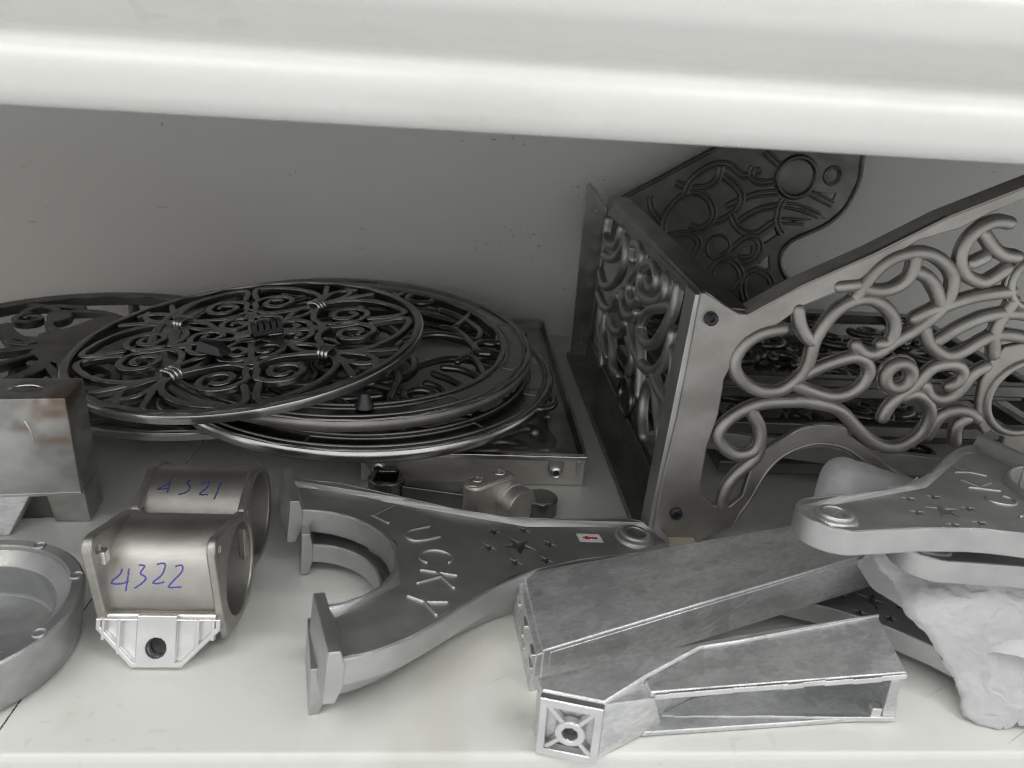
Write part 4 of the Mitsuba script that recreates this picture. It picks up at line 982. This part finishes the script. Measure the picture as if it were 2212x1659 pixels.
def sheet(L, Rr, h, nu=230, nv=190, amp=.0022, seed=3, skirt=True):
    Lc, Rc = spline(np.array(L), n=nu), spline(np.array(Rr), n=nu)
    hh = np.interp(np.linspace(0, 1, nu), np.linspace(0, 1, len(h)), h)
    t = np.linspace(0, 1, nv)
    P = Lc[:, None] * (1 - t)[None, :, None] + Rc[:, None] * t[None, :, None]
    prof = np.sin(np.pi * np.clip(t, 0, 1)) ** .55
    P[..., 2] += hh[:, None] * prof[None]
    s = np.cumsum(np.r_[0, np.linalg.norm(np.diff(Lc, axis=0), axis=1)])
    q = np.stack([P[..., 0] * 34, P[..., 1] * 34, P[..., 2] * 34], -1)
    rs = np.random.default_rng(seed)
    w1, w2 = meshkit.fbm(q * .8, 3, seed) - .5, meshkit.fbm(q * .8 + 19, 3, seed + 2) - .5
    tri_ = lambda x: np.abs((x % 1) * 2 - 1)
    cr = 0
    for f_ in (1.0, 1.7, 2.9, 4.6, 7.5, 12.0):
        for _ in range(2):
            a_ = rs.uniform(0, np.pi)
            cr = cr + tri_(f_ * (q[..., 0] * math.cos(a_) + q[..., 1] * math.sin(a_) + q[..., 2] * .6) * .55 + (w1 * math.sin(3 * a_) + w2 * math.cos(2 * a_)) * 2.4 + rs.uniform(0, 1)) / f_ ** .78 * (.45 if f_ < 2 else 1.25)
    cr = cr - cr.mean()
    edge = np.minimum(1, np.minimum(t, 1 - t) * 14) * .85 + .15
    fo_ = np.maximum(0, np.sin((t[None] * 5.2 + w1 * 3 + np.linspace(0, .8, nu)[:, None]) * 2 * np.pi)) ** 2
    P[..., 2] += (cr * amp * 1.15 + w1 * amp * 1.6 + fo_ * amp * 1.2) * edge[None]
    P[..., 0] += (cr * .45 + w2 * .9) * amp
    P[..., 1] += (meshkit.fbm(q + 57, 3, seed + 11) - .5) * amp * 2
    if skirt:     # the sides tuck in towards the shelf
        lo = P[:, 0].copy(); lo[:, 2] = np.maximum(.0008, lo[:, 2] - .035); lo[:, 0] += .050; lo[:, 1] += .035
        P = np.concatenate([np.stack([lo * (1 - a) + P[:, 0] * a + np.array([-.003, -.002, 0]) * math.sin(math.pi * a) for a in np.linspace(0, 1, 10)[:-1]], 1), P], 1)
    P[..., 2] = np.maximum(P[..., 2], .0007)
    m, k = P.shape[:2]
    i, j = np.meshgrid(np.arange(m - 1), np.arange(k - 1), indexing='ij')
    qd = np.stack([i * k + j, i * k + j + 1, (i + 1) * k + j + 1, (i + 1) * k + j], -1).reshape(-1, 4)
    return P.reshape(-1, 3), np.vstack([qd[:, [0, 1, 2]], qd[:, [0, 2, 3]]])


Lft = [(.2135, .345, .066), (.2085, .316, .063), (.2095, .301, .057), (.2165, .2985, .051), (.2170, .288, .044), (.2215, .280, .040), (.2290, .277, .033), (.2370, .274, .022), (.2435, .2705, .011), (.2440, .265, .0035), (.2505, .2590, .0012), (.258, .2565, .0008)]
Rgt = [(.36, .41, .05), (.38, .39, .045), (.40, .37, .04), (.41, .35, .04), (.41, .34, .038), (.41, .33, .036), (.40, .32, .032), (.395, .305, .025), (.385, .29, .015), (.36, .275, .006), (.33, .262, .002), (.29, .2555, .0008)]
part(fw_, 'sheet', sheet(Lft, Rgt, [.010, .012, .014, .020, .026, .032, .036, .036, .033, .026, .016, .004]), 'foam', None, True)
Lf2 = [(.2150, .3290, .041), (.2165, .3200, .038), (.2190, .3150, .0355), (.2235, .3090, .0345), (.2300, .3000, .033)]
Rf2 = [(.2230, .3180, .062), (.2230, .3060, .0600), (.2240, .3000, .055), (.2290, .2960, .048), (.2350, .2920, .044)]
part(fw_, 'flap', sheet(Lf2, Rf2, [.002, .003, .003, .002, .001], 50, 24, .0009, 8, False), 'foam', None, True)
sph = lambda x, y, z, r: Manifold.sphere(r, 24).translate([x, y, z])
rl = Manifold.batch_hull([sph(.2215, .382, .0665, .0130), sph(.2190, .384, .048, .0105), sph(.268, .384, .0545, .0100), sph(.268, .384, .040, .010), sph(.24, .40, .05, .012)]).refine_to_length(.003)
v, f = arr(rl)
nn = meshkit.fbm(v * np.array([60, 60, 140]), 3, 4) - .5
part(fw_, 'rear_roll', (v + nn[:, None] * np.array([.0025, .0030, .0030]) + np.array([.0065, 0, -.0045]), f), 'foam', None, True)
a = np.linspace(0, 2 * np.pi, 61)
dr_ = np.array([.45, .85, .25]); dr_ /= np.linalg.norm(dr_)
e1 = np.cross(dr_, [0, 0, 1]); e1 /= np.linalg.norm(e1); e2 = np.cross(e1, dr_)
rows = []
for s_, r_ in ((0.0, .0215), (.002, .0228), (.006, .0232), (.012, .0225), (.02, .0222), (.03, .023), (.045, .025), (.06, .027)):
    w_ = meshkit.fbm(np.c_[np.cos(a) * 2.2, np.sin(a) * 2.2, np.full(61, s_ * 40)] + 5, 3, 2) - .5
    w_[-1] = w_[0]
    rr = r_ * (1 + .35 * w_)
    rows.append(np.array([.270, .2660, .0205]) + dr_ * s_ + np.cos(a)[:, None] * e1 * rr[:, None] * 1.05 + np.sin(a)[:, None] * e2 * rr[:, None] * .82)
P = np.array(rows); P[..., 2] = np.maximum(P[..., 2], .0010)
m, k = P.shape[:2]
i, j = np.meshgrid(np.arange(m - 1), np.arange(k - 1), indexing='ij')
qd = np.stack([i * k + j, i * k + j + 1, (i + 1) * k + j + 1, (i + 1) * k + j], -1).reshape(-1, 4)
part(fw_, 'rolled_end', (P.reshape(-1, 3), np.vstack([qd[:, [0, 1, 2]], qd[:, [0, 2, 3]]])), 'foam', None, True)
